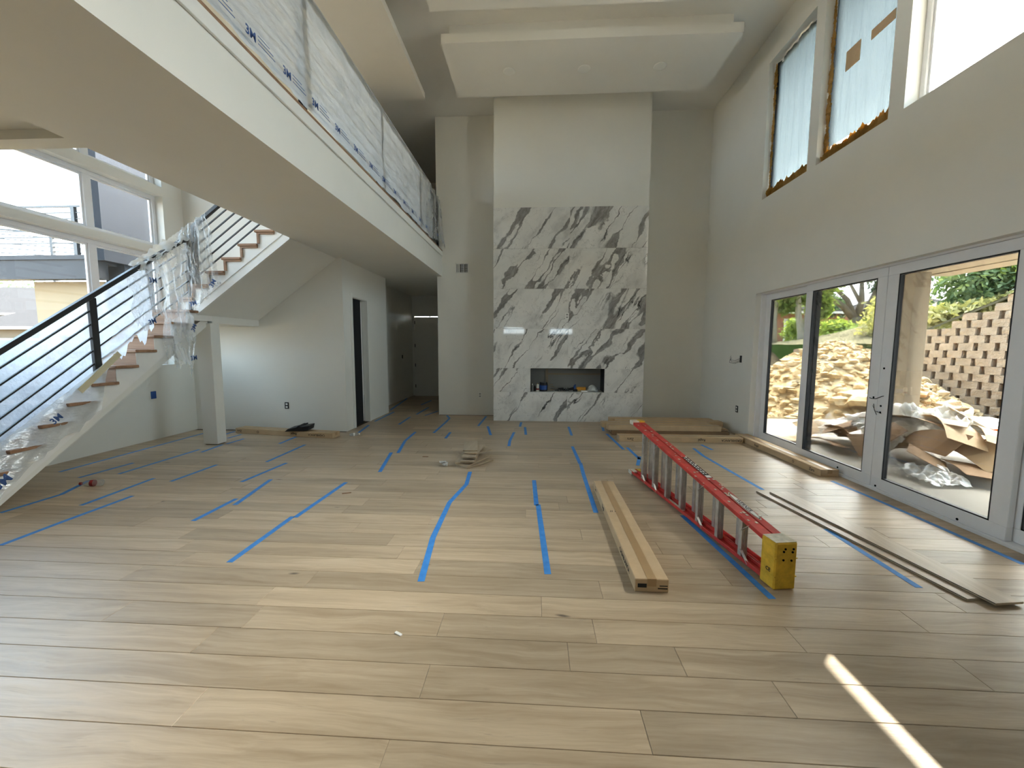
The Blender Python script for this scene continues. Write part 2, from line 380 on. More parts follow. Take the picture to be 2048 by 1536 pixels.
def holed_wall(name, axis, c0, c1, u0_, u1, z0, z1, holes, mat='paint', parent=None, kind='structure'):
    """slab between c0 and c1 along axis; holes = (u0, u1, z0, z1)"""
    us = sorted({u0_, u1, *[h[0] for h in holes], *[h[1] for h in holes]}); us = [u for u in us if u0_ <= u <= u1]
    zs = sorted({z0, z1, *[h[2] for h in holes], *[h[3] for h in holes]}); zs = [z for z in zs if z0 <= z <= z1]
    solid = {}
    for i in range(len(us)-1):
        for j in range(len(zs)-1):
            cu, cz = (us[i]+us[i+1])/2, (zs[j]+zs[j+1])/2
            solid[i, j] = not any(h[0] < cu < h[1] and h[2] < cz < h[3] for h in holes)
    mb = MB(); ids = {}
    def vid(cc, u, z):
        k = (cc, round(u, 5), round(z, 5))
        if k not in ids: ids[k] = len(mb.v); mb.v.append((cc, u, z) if axis == 'x' else (u, cc, z))
        return ids[k]
    def quad(a): mb.f.append(tuple(a)); mb.mi.append(0)
    for (i, j), s_ in solid.items():
        if not s_: continue
        a, b, lo, hi = us[i], us[i+1], zs[j], zs[j+1]
        for cc in (c0, c1): quad([vid(cc, a, lo), vid(cc, b, lo), vid(cc, b, hi), vid(cc, a, hi)])
        for di, dj, e1, e2 in ((-1, 0, (a, lo), (a, hi)), (1, 0, (b, lo), (b, hi)), (0, -1, (a, lo), (b, lo)), (0, 1, (a, hi), (b, hi))):
            if not solid.get((i+di, j+dj), False): quad([vid(c0, *e1), vid(c0, *e2), vid(c1, *e2), vid(c1, *e1)])
    o = build(mb, name, mat, parent)
    if kind and parent is None: o['kind'] = kind
    return o
# ================================================================== SETTING
XL, XR, YB, ZC = -6.18, 3.58, 8.87, 6.335
mb = MB().box(-6.4, 3.8, -4.2, 12.4, -.12, -.0125); floor = build(mb, 'floor', 'floor_under'); floor['kind'] = 'structure'
# oak planks: rows run along x, joints recessed
ROW0, PIT = 1.42, .1895
known = {0: [(-1.458, .46)], 1: [(-.494,)], 2: [(.728,)], 3: [(-1.591, .336)]}
def in_view(x0, x1, y):
    for k in range(7):
        P = Vector((x0+(x1-x0)*k/6, y, 0))-Vector((0, 0, CH)); d = P.dot(fw)
        if d > .3 and abs(FPX*P.dot(rr)/d) < 1060 and -800 < FPX*P.dot(uu)/d: return True
    return False
planks = []
for k in range(-30, 58):
    y0 = ROW0+PIT*k; y1 = y0+PIT
    if y0 < -4 or y1 > 12.28: continue
    x0, x1 = (XL, XR+.10) if y1 < 6.98 else ((-3.36, XR) if y1 < 9.06 else (-3.76, -2.14))
    if y0 > 8.80 and y1 < 9.06: x1 = -2.14
    js = [x0]
    kn = sorted(known.get(k, [()])[0])
    x = x0+rnd.uniform(.5, 1.9)
    while x < x1-.35:
        if all(abs(x-q) > .45 for q in kn): js.append(x)
        x += rnd.choice((1.25, 1.7, 1.9, 1.9, 2.1))
    js = sorted(js+[q for q in kn])+[x1]
    for a, b in zip(js, js[1:]):
        if b-a > .02: planks.append((a, b, y0, y1))
def plank_mb(mb, a, b, y0, y1):
    g = .0007; cch = .0016; z = 0
    A, B, Y0, Y1 = a+g, b-g, y0+g, y1-g
    vs_ = [(A, Y0, z-.012), (B, Y0, z-.012), (B, Y1, z-.012), (A, Y1, z-.012), (A, Y0, z-cch), (B, Y0, z-cch), (B, Y1, z-cch), (A, Y1, z-cch),
          (A+cch, Y0+cch, z), (B-cch, Y0+cch, z), (B-cch, Y1-cch, z), (A+cch, Y1-cch, z)]
    fs = [(0, 1, 5, 4), (1, 2, 6, 5), (2, 3, 7, 6), (3, 0, 4, 7), (4, 5, 9, 8), (5, 6, 10, 9), (6, 7, 11, 10), (7, 4, 8, 11), (8, 9, 10, 11)]
    return mb.add(vs_, fs)
vis = [p for p in planks if in_view(p[0], p[1], (p[2]+p[3])/2)]
vis.sort(key=lambda p: p[2]); keep = set(vis[:290])
rest = MB()
for p in planks:
    if p in keep: build(plank_mb(MB(), *p), 'plank', 'oak_floor', floor)
    else: plank_mb(rest, *p)
o = build(rest, 'plank_field', 'oak_floor', floor); o['kind'] = 'stuff'
# walls
RWIN = [(5.81, 6.877), (4.57, 5.637), (2.75, 4.39)]
WZ0, WZ1 = 3.865, 5.9
DOOR = (2.62, 6.88, 0, 2.40)
holed_wall('wall_right', 'x', XR, 3.80, -4.2, 9.02, 0, ZC, [(a, b, WZ0, WZ1) for a, b in RWIN]+[DOOR])
LROW = [(1.21, 3.03), (3.14, 3.985), (4.13, 5.75)]
LY = (2.95, 6.6); LBACK = []
holed_wall('wall_left', 'x', -6.40, XL, -4.2, 12.4, 0, ZC, [(LY[0], LY[1], a, b) for a, b in LROW]+[(a, b, .5, 2.75) for a, b in LBACK])
RW = [(-1.66, -.47, 2.10, 2.56), (.66, 1.93, 2.08, 2.52)]
holed_wall('wall_rear', 'y', -4.2, -4.0, XL, XR, 0, ZC, RW)
holed_wall('wall_back', 'y', YB, 9.02, -2.14, XR, 0, ZC, [])
holed_wall('wall_stair', 'y', 6.98, 7.1, XL, -3.36, 0, ZC, [])
holed_wall('wall_closet', 'x', -3.46, -3.36, 7.1, 9.06, 0, ZC, [(7.33, 7.97, 0, 2.43)])
holed_wall('wall_closet_jog', 'y', 8.96, 9.06, -3.86, -3.46, 0, ZC, []); holed_wall('wall_closet_end', 'y', 12.3, 12.4, XL, -3.86, 0, ZC, [])
holed_wall('wall_hall_left', 'x', -3.86, -3.76, 9.06, 12.4, 0, ZC, [])
holed_wall('wall_hall_right', 'x', -2.14, -2.02, 9.02, 12.4, 0, ZC, [])
holed_wall('wall_hall_end', 'y', 12.28, 12.4, -3.76, -2.14, 0, ZC, [(-3.70, -2.72, 0, 2.44)])
NI = (-.085, 1.412, .605, 1.09)
fpw = holed_wall('wall_fireplace', 'y', 8.25, YB, -.837, 2.183, 0, ZC, [NI])
build(MB().box(NI[0], NI[1], 8.70, 8.72, NI[2], NI[3]), 'niche_back', 'grey_mesh', fpw)
build(MB().box(.23, .29, 8.685, 8.70, NI[2], NI[3]).box(.29, NI[1], 8.692, 8.70, .93, .97), 'joint_strip', 'stucco', fpw)
build(MB().box(NI[0]+.001, NI[0]+.008, 8.252, 8.70, NI[2]+.001, NI[3]).box(NI[1]-.008, NI[1]-.001, 8.252, 8.70, NI[2]+.001, NI[3]).box(NI[0], NI[1], 8.252, 8.70, NI[3]-.009, NI[3]-.001), 'niche_liner', 'gasket_black', fpw)
TZ = [(0, .602), (.606, 1.092), (1.094, 1.888), (1.891, 2.683), (2.686, 3.468), (3.471, 4.26)]
def tile(a, b, z0, z1): build(MB().box(a+.001, b-.001, 8.236, 8.249, z0+.0005, z1-.0005), 'tile', 'marble_tile', fpw, bevel=.0012)
for i, (z0, z1) in enumerate(TZ):
    if i == 1: tile(-.845, NI[0], z0, z1); tile(NI[1], 2.19, z0, z1)
    else: tile(-.845, .666, z0, z1); tile(.666, 2.19, z0, z1)
# ceiling and its hanging panels
cl = build(MB().box(-6.4, 3.8, -4.2, 12.4, ZC, ZC+.12), 'ceiling', 'ceiling_paint'); cl['kind'] = 'structure'
def hang(nm, x0, x1, y0, y1, z0, z1, i=.1):
    o = build(MB().box(x0, x1, y0, y1, z0, z1), nm, 'ceiling_paint'); o['kind'] = 'structure'
    build(MB().box(x0+i, x1-i, y0+i*1.2, y1-i*1.2, z1, ZC), 'panel_neck', 'ceiling_paint', o)
    return o
hang('ceiling_panel', -1.43, 2.93, 6.355, 7.66, 6.0, 6.135)
hang('ceiling_panel', -1.445, 2.93, 3.7, 5.78, 6.0, 6.135)
hang('ceiling_panel', -1.445, 2.93, .8, 2.9, 6.0, 6.135)
hang('ceiling_panel', -5.6, -2.03, 1.0, 7.667, 6.0, 6.10)
rf = build(MB().box(3.8, 4.93, -5, 9.6, 6.5, 6.66).box(-7.4, 3.8, -5, 13, 6.5, 6.66), 'roof', 'fascia_grey'); rf['kind'] = 'structure'
# upper floor with its fascia
bal = build(MB().box(-3.45, -2.034, -4, YB, 3.045, 3.565).box(XL, -3.45, -4, 2.95, 3.13, 3.565).box(XL, -3.45, 2.95, 3.10, 3.062, 3.565)
            .box(XL, -3.46, 7.1, 8.96, 3.045, 3.565).box(XL, -3.86, 8.96, 12.3, 3.045, 3.565).box(-3.76, -2.14, 9.02, 12.28, 3.045, 3.565).box(-3.36, -2.14, YB, 9.02, 3.045, 3.565), 'ceiling_under_balcony', 'paint'); bal['kind'] = 'structure'
build(MB().box(-2.034, -2.012, -4, YB, 3.468, 3.572), 'fascia_trim', 'trim_white', bal, bevel=.003)
build(MB().box(-2.16, -2.018, -4, YB, 3.572, 3.60).box(-3.45, -2.16, -4, YB, 3.565, 3.59).box(XL, -3.45, -4, 3.1, 3.565, 3.59), 'floor_edge', 'stair_oak', bal)
build(MB().box(-3.37, -2.02, YB-.006, YB-.001, 3.60, 3.68), 'dark_edge', 'paint', bal)
# windows -----------------------------------------------------------
wn_ = [0]
def window(axis, c0, c1, u0_, u1, z0, z1, mull=(), fw_=.055, glass='window_glass'):
    """frame from c0 to c1, glass in the middle"""
    wn_[0] += 1; mb = MB()
    def bx(a, b, lo, hi, d0=c0, d1=c1): mb.box(d0, d1, a, b, lo, hi) if axis == 'x' else mb.box(a, b, d0, d1, lo, hi)
    bx(u0_, u1, z0, z0+fw_); bx(u0_, u1, z1-fw_, z1); bx(u0_, u0_+fw_, z0+fw_, z1-fw_); bx(u1-fw_, u1, z0+fw_, z1-fw_)
    for a in mull: bx(a-.05, a+.05, z0+fw_, z1-fw_)
    o = build(mb, 'window_%d' % wn_[0], 'frame_white', bevel=.004); o['kind'] = 'structure'
    xs = [u0_+fw_]+[v for a in mull for v in (a-.05, a+.05)]+[u1-fw_]
    cm_ = (c0+c1)/2; f2 = .025
    for a, b in zip(xs[::2], xs[1::2]):
        mb = MB()
        def by(a_, b_, lo, hi): mb.box(cm_-.014, cm_+.014, a_, b_, lo, hi) if axis == 'x' else mb.box(a_, b_, cm_-.014, cm_+.014, lo, hi)
        by(a, b, z0+fw_, z0+fw_+f2); by(a, b, z1-fw_-f2, z1-fw_); by(a, a+f2, z0+fw_+f2, z1-fw_-f2); by(b-f2, b, z0+fw_+f2, z1-fw_-f2)
        s = build(mb, 'sash', 'frame_white', o)
        mb = MB()
        if axis == 'x': mb.box(cm_-.003, cm_+.003, a+f2, b-f2, z0+fw_+f2, z1-fw_-f2)
        else: mb.box(a+f2, b-f2, cm_-.003, cm_+.003, z0+fw_+f2, z1-fw_-f2)
        build(mb, 'pane', glass, s)
    return o
for a, b in RWIN: window('x', 3.71, 3.78, a, b, WZ0, WZ1)
for a, b in LROW: window('x', -6.385, -6.31, LY[0], LY[1], a, b, (5.565,), .06, 'tinted_glass')
for a, b in LBACK: window('x', -6.385, -6.31, a, b, .5, 2.75, glass='tinted_glass')
for h in RW: window('y', -4.16, -4.09, *h)
for a, b in RWIN: portal('portal_right', (3.82, (a+b)/2, (WZ0+WZ1)/2), (-1, 0, 0), b-a, WZ1-WZ0)
portal('portal_door', (3.83, (DOOR[0]+DOOR[1])/2, 1.2), (-1, 0, 0), 4.26, 2.4)
portal('portal_left', (-6.42, 4.78, 3.5), (1, 0, 0), 3.65, 4.6)
for a, b in LBACK: portal('portal_left', (-6.42, (a+b)/2, 1.62), (1, 0, 0), b-a, 2.25)
for h in RW: portal('portal_rear', ((h[0]+h[1])/2, -4.22, (h[2]+h[3])/2), (0, 1, 0), h[1]-h[0], h[3]-h[2])
# sliding patio door -------------------------------------------------
def slider(name, y0, panels, z1=2.40, y1=6.88):
    d = struct(name)
    build(MB().box(3.665, 3.795, y0, y1, 0, .032), 'door_track', 'frame_white', d, bevel=.003)
    build(MB().box(3.665, 3.795, y0, y1, 2.38, 2.40), 'door_head', 'frame_white', d)
    build(MB().box(3.665, 3.795, y1-.03, y1, .032, 2.38).box(3.665, 3.795, y0, y0+.03, .032, 2.38), 'door_jamb', 'frame_white', d)
    for (a, b, x0, s) in panels:
        x1 = x0+.05; st = .128
        mb = MB().box(x0, x1, a, b, .034, .145).box(x0, x1, a, b, 2.285, 2.378).box(x0, x1, a, a+st, .145, 2.285).box(x0, x1, b-st, b, .145, 2.285)
        p = build(mb, 'door_panel', 'frame_white', d, bevel=.003)
        g = .012; xm = x0+.025
        build(MB().box(x0+.004, x1-.004, a+st, b-st, .145, .145+g).box(x0+.004, x1-.004, a+st, b-st, 2.285-g, 2.285).box(x0+.004, x1-.004, a+st, a+st+g, .145, 2.285).box(x0+.004, x1-.004, b-st-g, b-st, .145, 2.285), 'gasket', 'gasket_black', p)
        build(MB().box(xm-.004, xm+.004, a+st, b-st, .145, 2.285), 'pane', 'solar_glass', p)
        if s:
            build(MB().box(x0+.001, 3.79, s-.006, s+.006, .05, 2.37), 'interlock', 'gasket_black', p)
    return d
d1 = slider('door_1', 2.62, [(5.67, 6.85, 3.738, 5.664), (4.522, 5.80, 3.682, 0), (3.24, 4.518, 3.682, 0), (2.65, 3.33, 3.738, 0)])
for y, z in ((4.47, 1.32), (4.47, .92), (4.47, .85), (4.57, 1.0), (5.0, .09), (4.45, .055), (3.6, .055)):
    mb = MB(); mb.lathe([(.011, 0), (.011, .003)], n=10, M=Matrix.Translation((3.679, y, z)) @ Matrix.Rotation(PI/2, 4, 'Y')); build(mb, 'screw_hole', 'dark_hole', d1)
mb = MB(); mb.tube([(3.679, 4.62, .99), (3.67, 4.58, .985), (3.665, 4.52, .99), (3.668, 4.46, 1.02), (3.677, 4.44, 1.03)], .004, 6)
mb.tube([(3.678, 4.56, .93), (3.667, 4.53, .87), (3.67, 4.50, .82)], .003, 6).tube([(3.679, 4.57, .91), (3.667, 4.52, .86), (3.676, 4.45, .84)], .002, 6)
build(mb, 'loose_wire', 'gasket_black', d1)
# closet doorway and hall door -----------------------------------------
cas = struct('door_2')
for nm, bxs in (('casing', [(-3.36, -3.342, 7.255, 7.33, 0, 2.505), (-3.36, -3.342, 7.97, 8.045, 0, 2.505), (-3.36, -3.342, 7.33, 7.97, 2.43, 2.505)]), ('jamb', [(-3.46, -3.36, 7.318, 7.332, 0, 2.43), (-3.46, -3.36, 7.968, 7.982, 0, 2.43), (-3.46, -3.36, 7.332, 7.968, 2.418, 2.432)])):
    for b in bxs: build(MB().box(*b), nm, 'paint', cas, bevel=.003)
build(MB().box(-3.452, -3.412, 7.333, 7.80, .008, 2.416), 'door_leaf', 'gasket_black', cas, label='black panel standing in for the dark closet interior')  # added black slab: the unlit closet's darkness as colour, not a real leaf
lf = build(MB().box(-3.60, -3.462, 7.925, 7.965, .012, 2.41), 'door_leaf', 'trim_white', cas, bevel=.003)
build(MB().box(-3.52, -3.475, 7.90, 7.925, .98, 1.04), 'latch', 'steel', lf)
hd = struct('door_3')
lf = build(MB().box(-3.699, -2.721, 12.30, 12.34, -.0122, 2.412), 'door_leaf', 'paint', hd)
for z in (.25, .9, 1.5, 2.2): build(MB().box(-3.70, -3.672, 12.285, 12.30, z, z+.1), 'hinge', 'black_metal', lf)
mb = MB(); mb.lathe([(.012, 0), (.012, .03), (.028, .035), (.03, .06), (.02, .068)], n=14, M=Matrix.Translation((-2.80, 12.30, 1.0)) @ Matrix.Rotation(PI/2, 4, 'X')); build(mb, 'knob', 'black_metal', lf)
build(MB().box(-3.72, -3.69, 12.27, 12.285, 0, 2.47).box(-3.69, -2.73, 12.27, 12.285, 2.432, 2.50), 'casing', 'paint', hd)
build(MB().box(-3.225, -3.205, 12.30, 12.36, 2.413, 2.439), 'shim', 'stair_oak', hd)
# staircase --------------------------------------------------------------
R1 = .185
st = thing('staircase', 'L-shaped staircase with brown oak treads and white skirt boards on the left', 'staircase', (-5.5, 5.7, 0))
zk = lambda k: R1*k
yk = lambda k: 3.158+.2535*(k-2)
for k in range(1, 11):
    y = yk(k); b = MB().box(XL+.01, -4.865, y, y+.2835, zk(k)-.034, zk(k)); build(b, 'tread', 'stair_oak', st, bevel=.006)
for k in range(1, 12):
    y = yk(k)+.028; build(MB().box(XL+.01, -4.905, y, y+.015, zk(k-1)+.001, zk(k)-.035), 'riser', 'stair_oak', st)
build(MB().box(XL+.01, -4.865, yk(11), 5.90, zk(11)-.034, zk(11)).box(XL+.01, -4.905, 5.90, 6.97, zk(11)-.034, zk(11)), 'landing_tread', 'stair_oak', st, bevel=.005)
low = lambda y: .101+.729*(y-3.324)
poly = []
for k in range(1, 12):
    poly += [(yk(k)+.03, zk(k-1)-.036 if k > 1 else .0), (yk(k)+.03, zk(k)-.036)]
poly += [(5.93, zk(11)-.036), (5.93, low(5.60)+.14), (5.60, low(5.60)+.13), (3.19, low(3.19)+.13)]
build(MB().prism(poly, -4.935, -4.90, 'x'), 'skirt_board', 'trim_white', st)
build(MB().prism([(5.60, low(5.60)), (5.60, low(5.60)+.131), (2.94, low(3.19)+.0), (3.19, .002)], -4.95, -4.91, 'x'), 'stringer', 'trim_white', st)
build(MB().prism([(5.90, low(5.69)+.01), (5.90, zk(11)-.05), (3.35, .2), (3.19, .003), (3.3, .003)], XL+.015, -4.952, 'x'), 'flight_soffit', 'paint', st)
build(MB().box(XL+.01, -4.90, 5.93, 6.975, 1.87, zk(11)-.036), 'landing_soffit', 'paint', st)
# upper flight, along +x
XM = lambda m_: -4.445+.2535*(m_-4); ZM = lambda m_: zk(11)+.1855*m_
for m_ in range(1, 8):
    x = XM(m_); x1 = x+.2835
    build(MB().box(x, x1, 5.60, 6.97, ZM(m_)-.034, ZM(m_)), 'tread', 'stair_oak', st, bevel=.006)
    build(MB().box(x+.028, x+.043, 5.638, 6.97, ZM(m_-1)+.001, ZM(m_)-.035), 'riser', 'trim_white', st)
    build(MB().box(x+.026, x+.058, 5.616, 5.634, ZM(m_-1)+.001, ZM(m_)-.035).box(x+.058, x1-.004, 5.614, 5.634, ZM(m_)-.058, ZM(m_)-.035), 'return_trim', 'stair_oak', st)
ul = lambda x: 1.985+.728*(x+4.886)
xe = -3.455
poly = [(-4.90, ul(-4.90)+.13), (-4.90, ZM(2)-.036)]
for m_ in range(3, 8): poly += [(XM(m_)+.03, ZM(m_-1)-.036), (XM(m_)+.03, ZM(m_)-.036)]
poly += [(xe, ZM(7)-.036), (xe, ul(xe)+.13)]
build(MB().prism(poly, 5.634, 5.668, 'y'), 'skirt_board', 'trim_white', st)
build(MB().prism([(-4.90, ul(-4.90)), (-4.90, ul(-4.90)+.131), (xe, ul(xe)+.131), (xe, ul(xe))], 5.645, 5.69, 'y'), 'stringer', 'trim_white', st)
build(MB().prism([(-4.90, ul(-4.90)+.004), (-4.90, ul(-4.90)+.08), (xe, ul(xe)+.08), (xe, ul(xe)+.004)], 5.69, 6.975, 'y'), 'flight_soffit', 'paint', st)
build(MB().box(XM(1)+.045, -4.905, 5.645, 6.97, zk(11)+.001, ZM(1)-.036), 'step_base', 'trim_white', st)
col = build(MB().box(-5.12, -4.887, 5.87, 6.05, .012, 1.868), 'column', 'paint', bevel=.004); col['kind'] = 'structure'
build(MB().box(-5.10, -4.91, 5.885, 6.035, 0, .0118), 'shim', 'floor_under', col)
# railing (one run on the flight, one on the upper flight)
def railing(name, label, p_rail, p_end, n_bars, step, post_pts, drop, back=Vector((0, 0, 0))):
    g = thing(name, label, 'railing', (p_rail.x, p_rail.y, p_rail.z-1.1))
    build(MB().bar(p_rail, p_end, .05, .05), 'top_rail', 'black_metal', g, bevel=.004)
    for i in range(n_bars):
        d = Vector((0, 0, -(step*(i+1)))); build(MB().bar(p_rail+d, p_end+d, .016, .016), 'bar', 'black_metal', g)
    for p, l in post_pts: build(MB().box(p[0]-.02, p[0]+.02, p[1]-.037, p[1]+.037, p[2]-l, p[2]), 'post', 'black_metal', g, bevel=.003)
    return g
rl = lambda y: 2.085+.733*(y-4.32)
railing('stair_railing', 'black metal railing with five slanted bars along the lower flight', Vector((-4.97, 2.62, rl(2.62))), Vector((-4.97, 5.70, rl(5.70))), 5, .147,
        [((-4.97, y, rl(y)-.02), rl(y)-.02-z) for y, z in ((2.78, .001), (4.32, zk(6)+.001), (5.66, zk(11)+.001))], 0)
ru = lambda x: 3.31+.737*(x+4.79)
g = railing('stair_railing', 'black metal railing of the upper flight vanishing above the soffit', Vector((-4.93, 5.70, ru(-4.93))), Vector((-3.05, 5.70, ru(-3.05))), 5, .141,
        [((-4.90, 5.70, ru(-4.9)-.02), ru(-4.9)-.02-ZM(2)-.001)], 0)
# balcony railing
g = thing('balcony_railing', 'long balcony railing behind milky plastic film on the upper floor', 'railing', (-2.1, 2.5, 3.6))
build(MB().box(-2.125, -2.075, -3.9, 8.85, 4.60, 4.645), 'top_rail', 'black_metal', g)
for i in range(6): build(MB().box(-2.107, -2.093, -3.9, 8.85, 3.74+.14*i, 3.754+.14*i), 'bar', 'black_metal', g)
for k in range(-4, 3): build(MB().box(-2.12, -2.08, 3.73+1.77*k-.035, 3.73+1.77*k+.035, 3.6005, 4.60), 'post', 'black_metal', g)
build(MB().box(-2.12, -2.08, 8.76, 8.83, 3.6005, 4.60), 'post', 'black_metal', g)
# ================================================================== INTERIOR THINGS
# --- sheets of film: a bilinear patch with folds
def sheet_mb(cs, nu, nv, amp, seed, fold=(6, 1.5), fold_amp=None, rag=0, ragf=5, out=None, edge=0):
    a, b, c_, d = [Vector(p) for p in cs]           # top-left, top-right, bottom-right, bottom-left
    n = (b-a).cross(d-a).normalized() if out is None else Vector(out); o = Vector((seed*7.3, seed*2.1, seed*4.7)); P = []
    for j in range(nv+1):
        v = j/nv
        for i in range(nu+1):
            u = i/nu; p = a*(1-u)*(1-v)+b*u*(1-v)+c_*u*v+d*(1-u)*v
            q = Vector((u*fold[0], v*fold[1], 0))+o
            k = mnoise.noise(q)+.5*mnoise.noise(q*2.3)+.3*mnoise.noise(q*4.9)
            p = p+n*(amp*k*(1-abs(mnoise.noise(q*1.1+Vector((3, 1, 2))))*.5))
            if rag and v > 0: p = p+(d-a).normalized()*(rag*v**4*(mnoise.noise(Vector((u*ragf, 0, seed*3.3)))+.5*mnoise.noise(Vector((u*ragf*3, 4, seed)))))
            if edge: p = p+(b-a).normalized()*(edge*(2*u-1)*(mnoise.noise(Vector((v*3.1, seed*5.1, 2.0 if u > .5 else 9.0)))+.5*mnoise.noise(Vector((v*8, seed, 1 if u > .5 else 4)))))
            P.append(p)
    mb = MB(); fs = []
    for j in range(nv):
        for i in range(nu): k = j*(nu+1)+i; fs.append((k, k+1, k+nu+2, k+nu+1))
    return mb.add(P, fs)
def film(name, mb, mat, label, cat='plastic sheet', group=None, parent=None):
    o = build(mb, name, mat, parent, smooth=True)
    return tag(o, label, cat, group) if parent is None else o
# film over the balcony railing
cs = [(-2.045, 8.05, 4.66), (-2.045, -.5, 4.66), (-2.022, -.5, 3.625), (-2.022, 8.05, 3.615)]
mb = sheet_mb(cs, 150, 14, .022, 1, (26, 1.3), rag=.03, ragf=18, out=(1, 0, 0))
bf = film('balcony_film', mb, 'film_rail', 'long milky plastic film with blue printing hung over the balcony railing')
build(MB().box(-2.125, -2.035, -.5, 8.05, 4.647, 4.664), 'film_fold', 'film_rail', bf)
for k in range(13):
    y = 2.50+.415*k; M = frame_of((-1.992, y, 3.70), (0, 1, 0), (1, 0, 0))
    text('3M', .085, M, 'ink_blue', 'printed_logo', bf, .0003)
    mb = MB()
    for q in range(3): mb.box(-1.9925, -1.992, y+.075, y+.075+(.13, .17, .19)[q], 3.735-.026*q, 3.741-.026*q)
    build(mb, 'printed_lines', 'ink_blue', bf)
cs = [(-2.04, 8.80, 4.58), (-2.045, 7.70, 4.66), (-2.0, 7.55, 3.63), (-1.96, 8.82, 3.66)]
f2 = film('balcony_film', sheet_mb(cs, 40, 16, .05, 5, (9, 1.0), rag=.12, ragf=6, out=(1, 0, 0)), 'film', 'bunched gathered plastic film at the far end of the balcony railing by the vent wall')
text('3M', .085, frame_of((-1.935, 8.1, 3.72), (0, 1, 0), (1, 0, 0)), 'ink_blue', 'printed_logo', f2, .0003)
# films on the stair railing
nose = lambda y: .37+.73*(y-3.158)
def rail_sheet(y0, y1, nu, nv, seed, top, bot, xt, xb, amp, rag):
    cs = [(xt, y0, rl(y0)+top), (xt, y1, rl(y1)+top), (xb, y1, nose(y1)+bot), (xb, y0, nose(y0)+bot)]
    return sheet_mb(cs, nu, nv, amp, seed, (3.2, 4.0), rag=rag, ragf=7, out=(1, 0, .0))
sf = film('stair_film', rail_sheet(2.35, 4.30, 44, 26, 3, -.03, -.02, -5.005, -4.99, .014, .05), 'film_stair', 'taut bluish plastic film on the lowest stretch of the stair railing, left of its post')
build(MB().bar((-4.885, 4.05, nose(4.05)+.02), (-4.885, 4.50, nose(4.50)+.09), .006, .065), 'tape_strip', 'masking_tape', sf)
o = film('stair_film', sheet_mb([(-4.93, 2.35, nose(2.35)+.10), (-4.93, 4.42, nose(4.42)+.08), (-4.835, 4.20, nose(4.20)-.30), (-4.835, 2.35, nose(2.35)-.26)], 46, 12, .022, 8, (9, 2.2), rag=.07, ragf=9, out=(1, 0, .3)), 'film_rail', 'crumpled clear film hanging over the lowest stair treads and skirt board')
text('3M', .085, frame_of((-4.79, 3.74, nose(3.74)+.0), (0, 1, .73), (1, 0, .2)), 'ink_blue', 'printed_logo', o, .0003)
text('3M', .11, frame_of((-4.79, 3.28, nose(3.28)-.16), (0, 1, .73), (1, 0, .2)), 'ink_blue', 'printed_logo', o, .0003)
film('stair_film', rail_sheet(4.36, 5.02, 26, 26, 11, -.03, .02, -5.0, -4.94, .02, .16), 'film_stair', 'creased bluish plastic film on the stair railing, just right of the black post')
o = film('stair_film', sheet_mb([(-4.93, 4.72, rl(4.72)-.02), (-4.91, 5.12, rl(5.12)+.0), (-4.845, 5.02, 1.90), (-4.86, 4.70, 1.70)], 30, 28, .045, 13, (8, 2.5), rag=.15, ragf=4, out=(1, 0, 0), edge=.07), 'film', 'short loose flap of clear film hanging from the middle of the stair railing')
text('3M', .085, frame_of((-4.80, 4.86, 1.83), (0, 1, .35), (1, 0, 0)), 'ink_blue', 'printed_logo', o, .0003)
text('3M', .085, frame_of((-4.82, 4.93, 2.35), (0, 1, .1), (1, 0, 0)), 'ink_blue', 'printed_logo', o, .0003)
o = film('stair_film', sheet_mb([(-4.92, 5.06, rl(5.06)+.01), (-4.88, 5.48, rl(5.48)+.01), (-4.80, 5.50, 1.30), (-4.82, 5.14, 1.22)], 30, 50, .06, 17, (7, 2.2), rag=.22, ragf=3.5, out=(1, 0, 0), edge=.13), 'film', 'long loose streamer of clear film hanging below the stairs beside the column')
text('3M', .085, frame_of((-4.73, 5.36, 1.36), (0, 1, .12), (1, 0, 0)), 'ink_blue', 'printed_logo', o, .0003)
text('3M', .085, frame_of((-4.75, 5.42, 1.78), (0, .5, 1), (1, 0, 0)), 'ink_blue', 'printed_logo', o, .0003)
o = film('stair_film', sheet_mb([(-4.95, 5.60, 3.20), (-4.64, 5.60, 3.38), (-4.44, 5.57, 2.42), (-4.93, 5.56, 1.98)], 40, 44, .05, 23, (9, 3), rag=.12, ragf=4, out=(0, -1, 0), edge=.12), 'film', 'big crumpled clear film bunched at the turn of the stair railing under the soffit')
text('3M', .09, frame_of((-4.50, 5.50, 2.40), (.6, 0, 1), (0, -1, 0)), 'ink_blue', 'printed_logo', o, .0003)
text('3M', .085, frame_of((-4.80, 5.49, 2.12), (1, 0, .3), (0, -1, 0)), 'ink_blue', 'printed_logo', o, .0003)
o = film('stair_film', sheet_mb([(-5.06, 4.85, rl(4.85)+.065), (-5.06, 5.66, rl(5.66)+.10), (-4.90, 5.62, rl(5.62)+.015), (-4.90, 4.85, rl(4.85)+.0)], 30, 8, .045, 29, (12, 2), out=(0, -.4, 1)), 'film_white', 'rumpled roll of white film lying along the top of the stair rail')
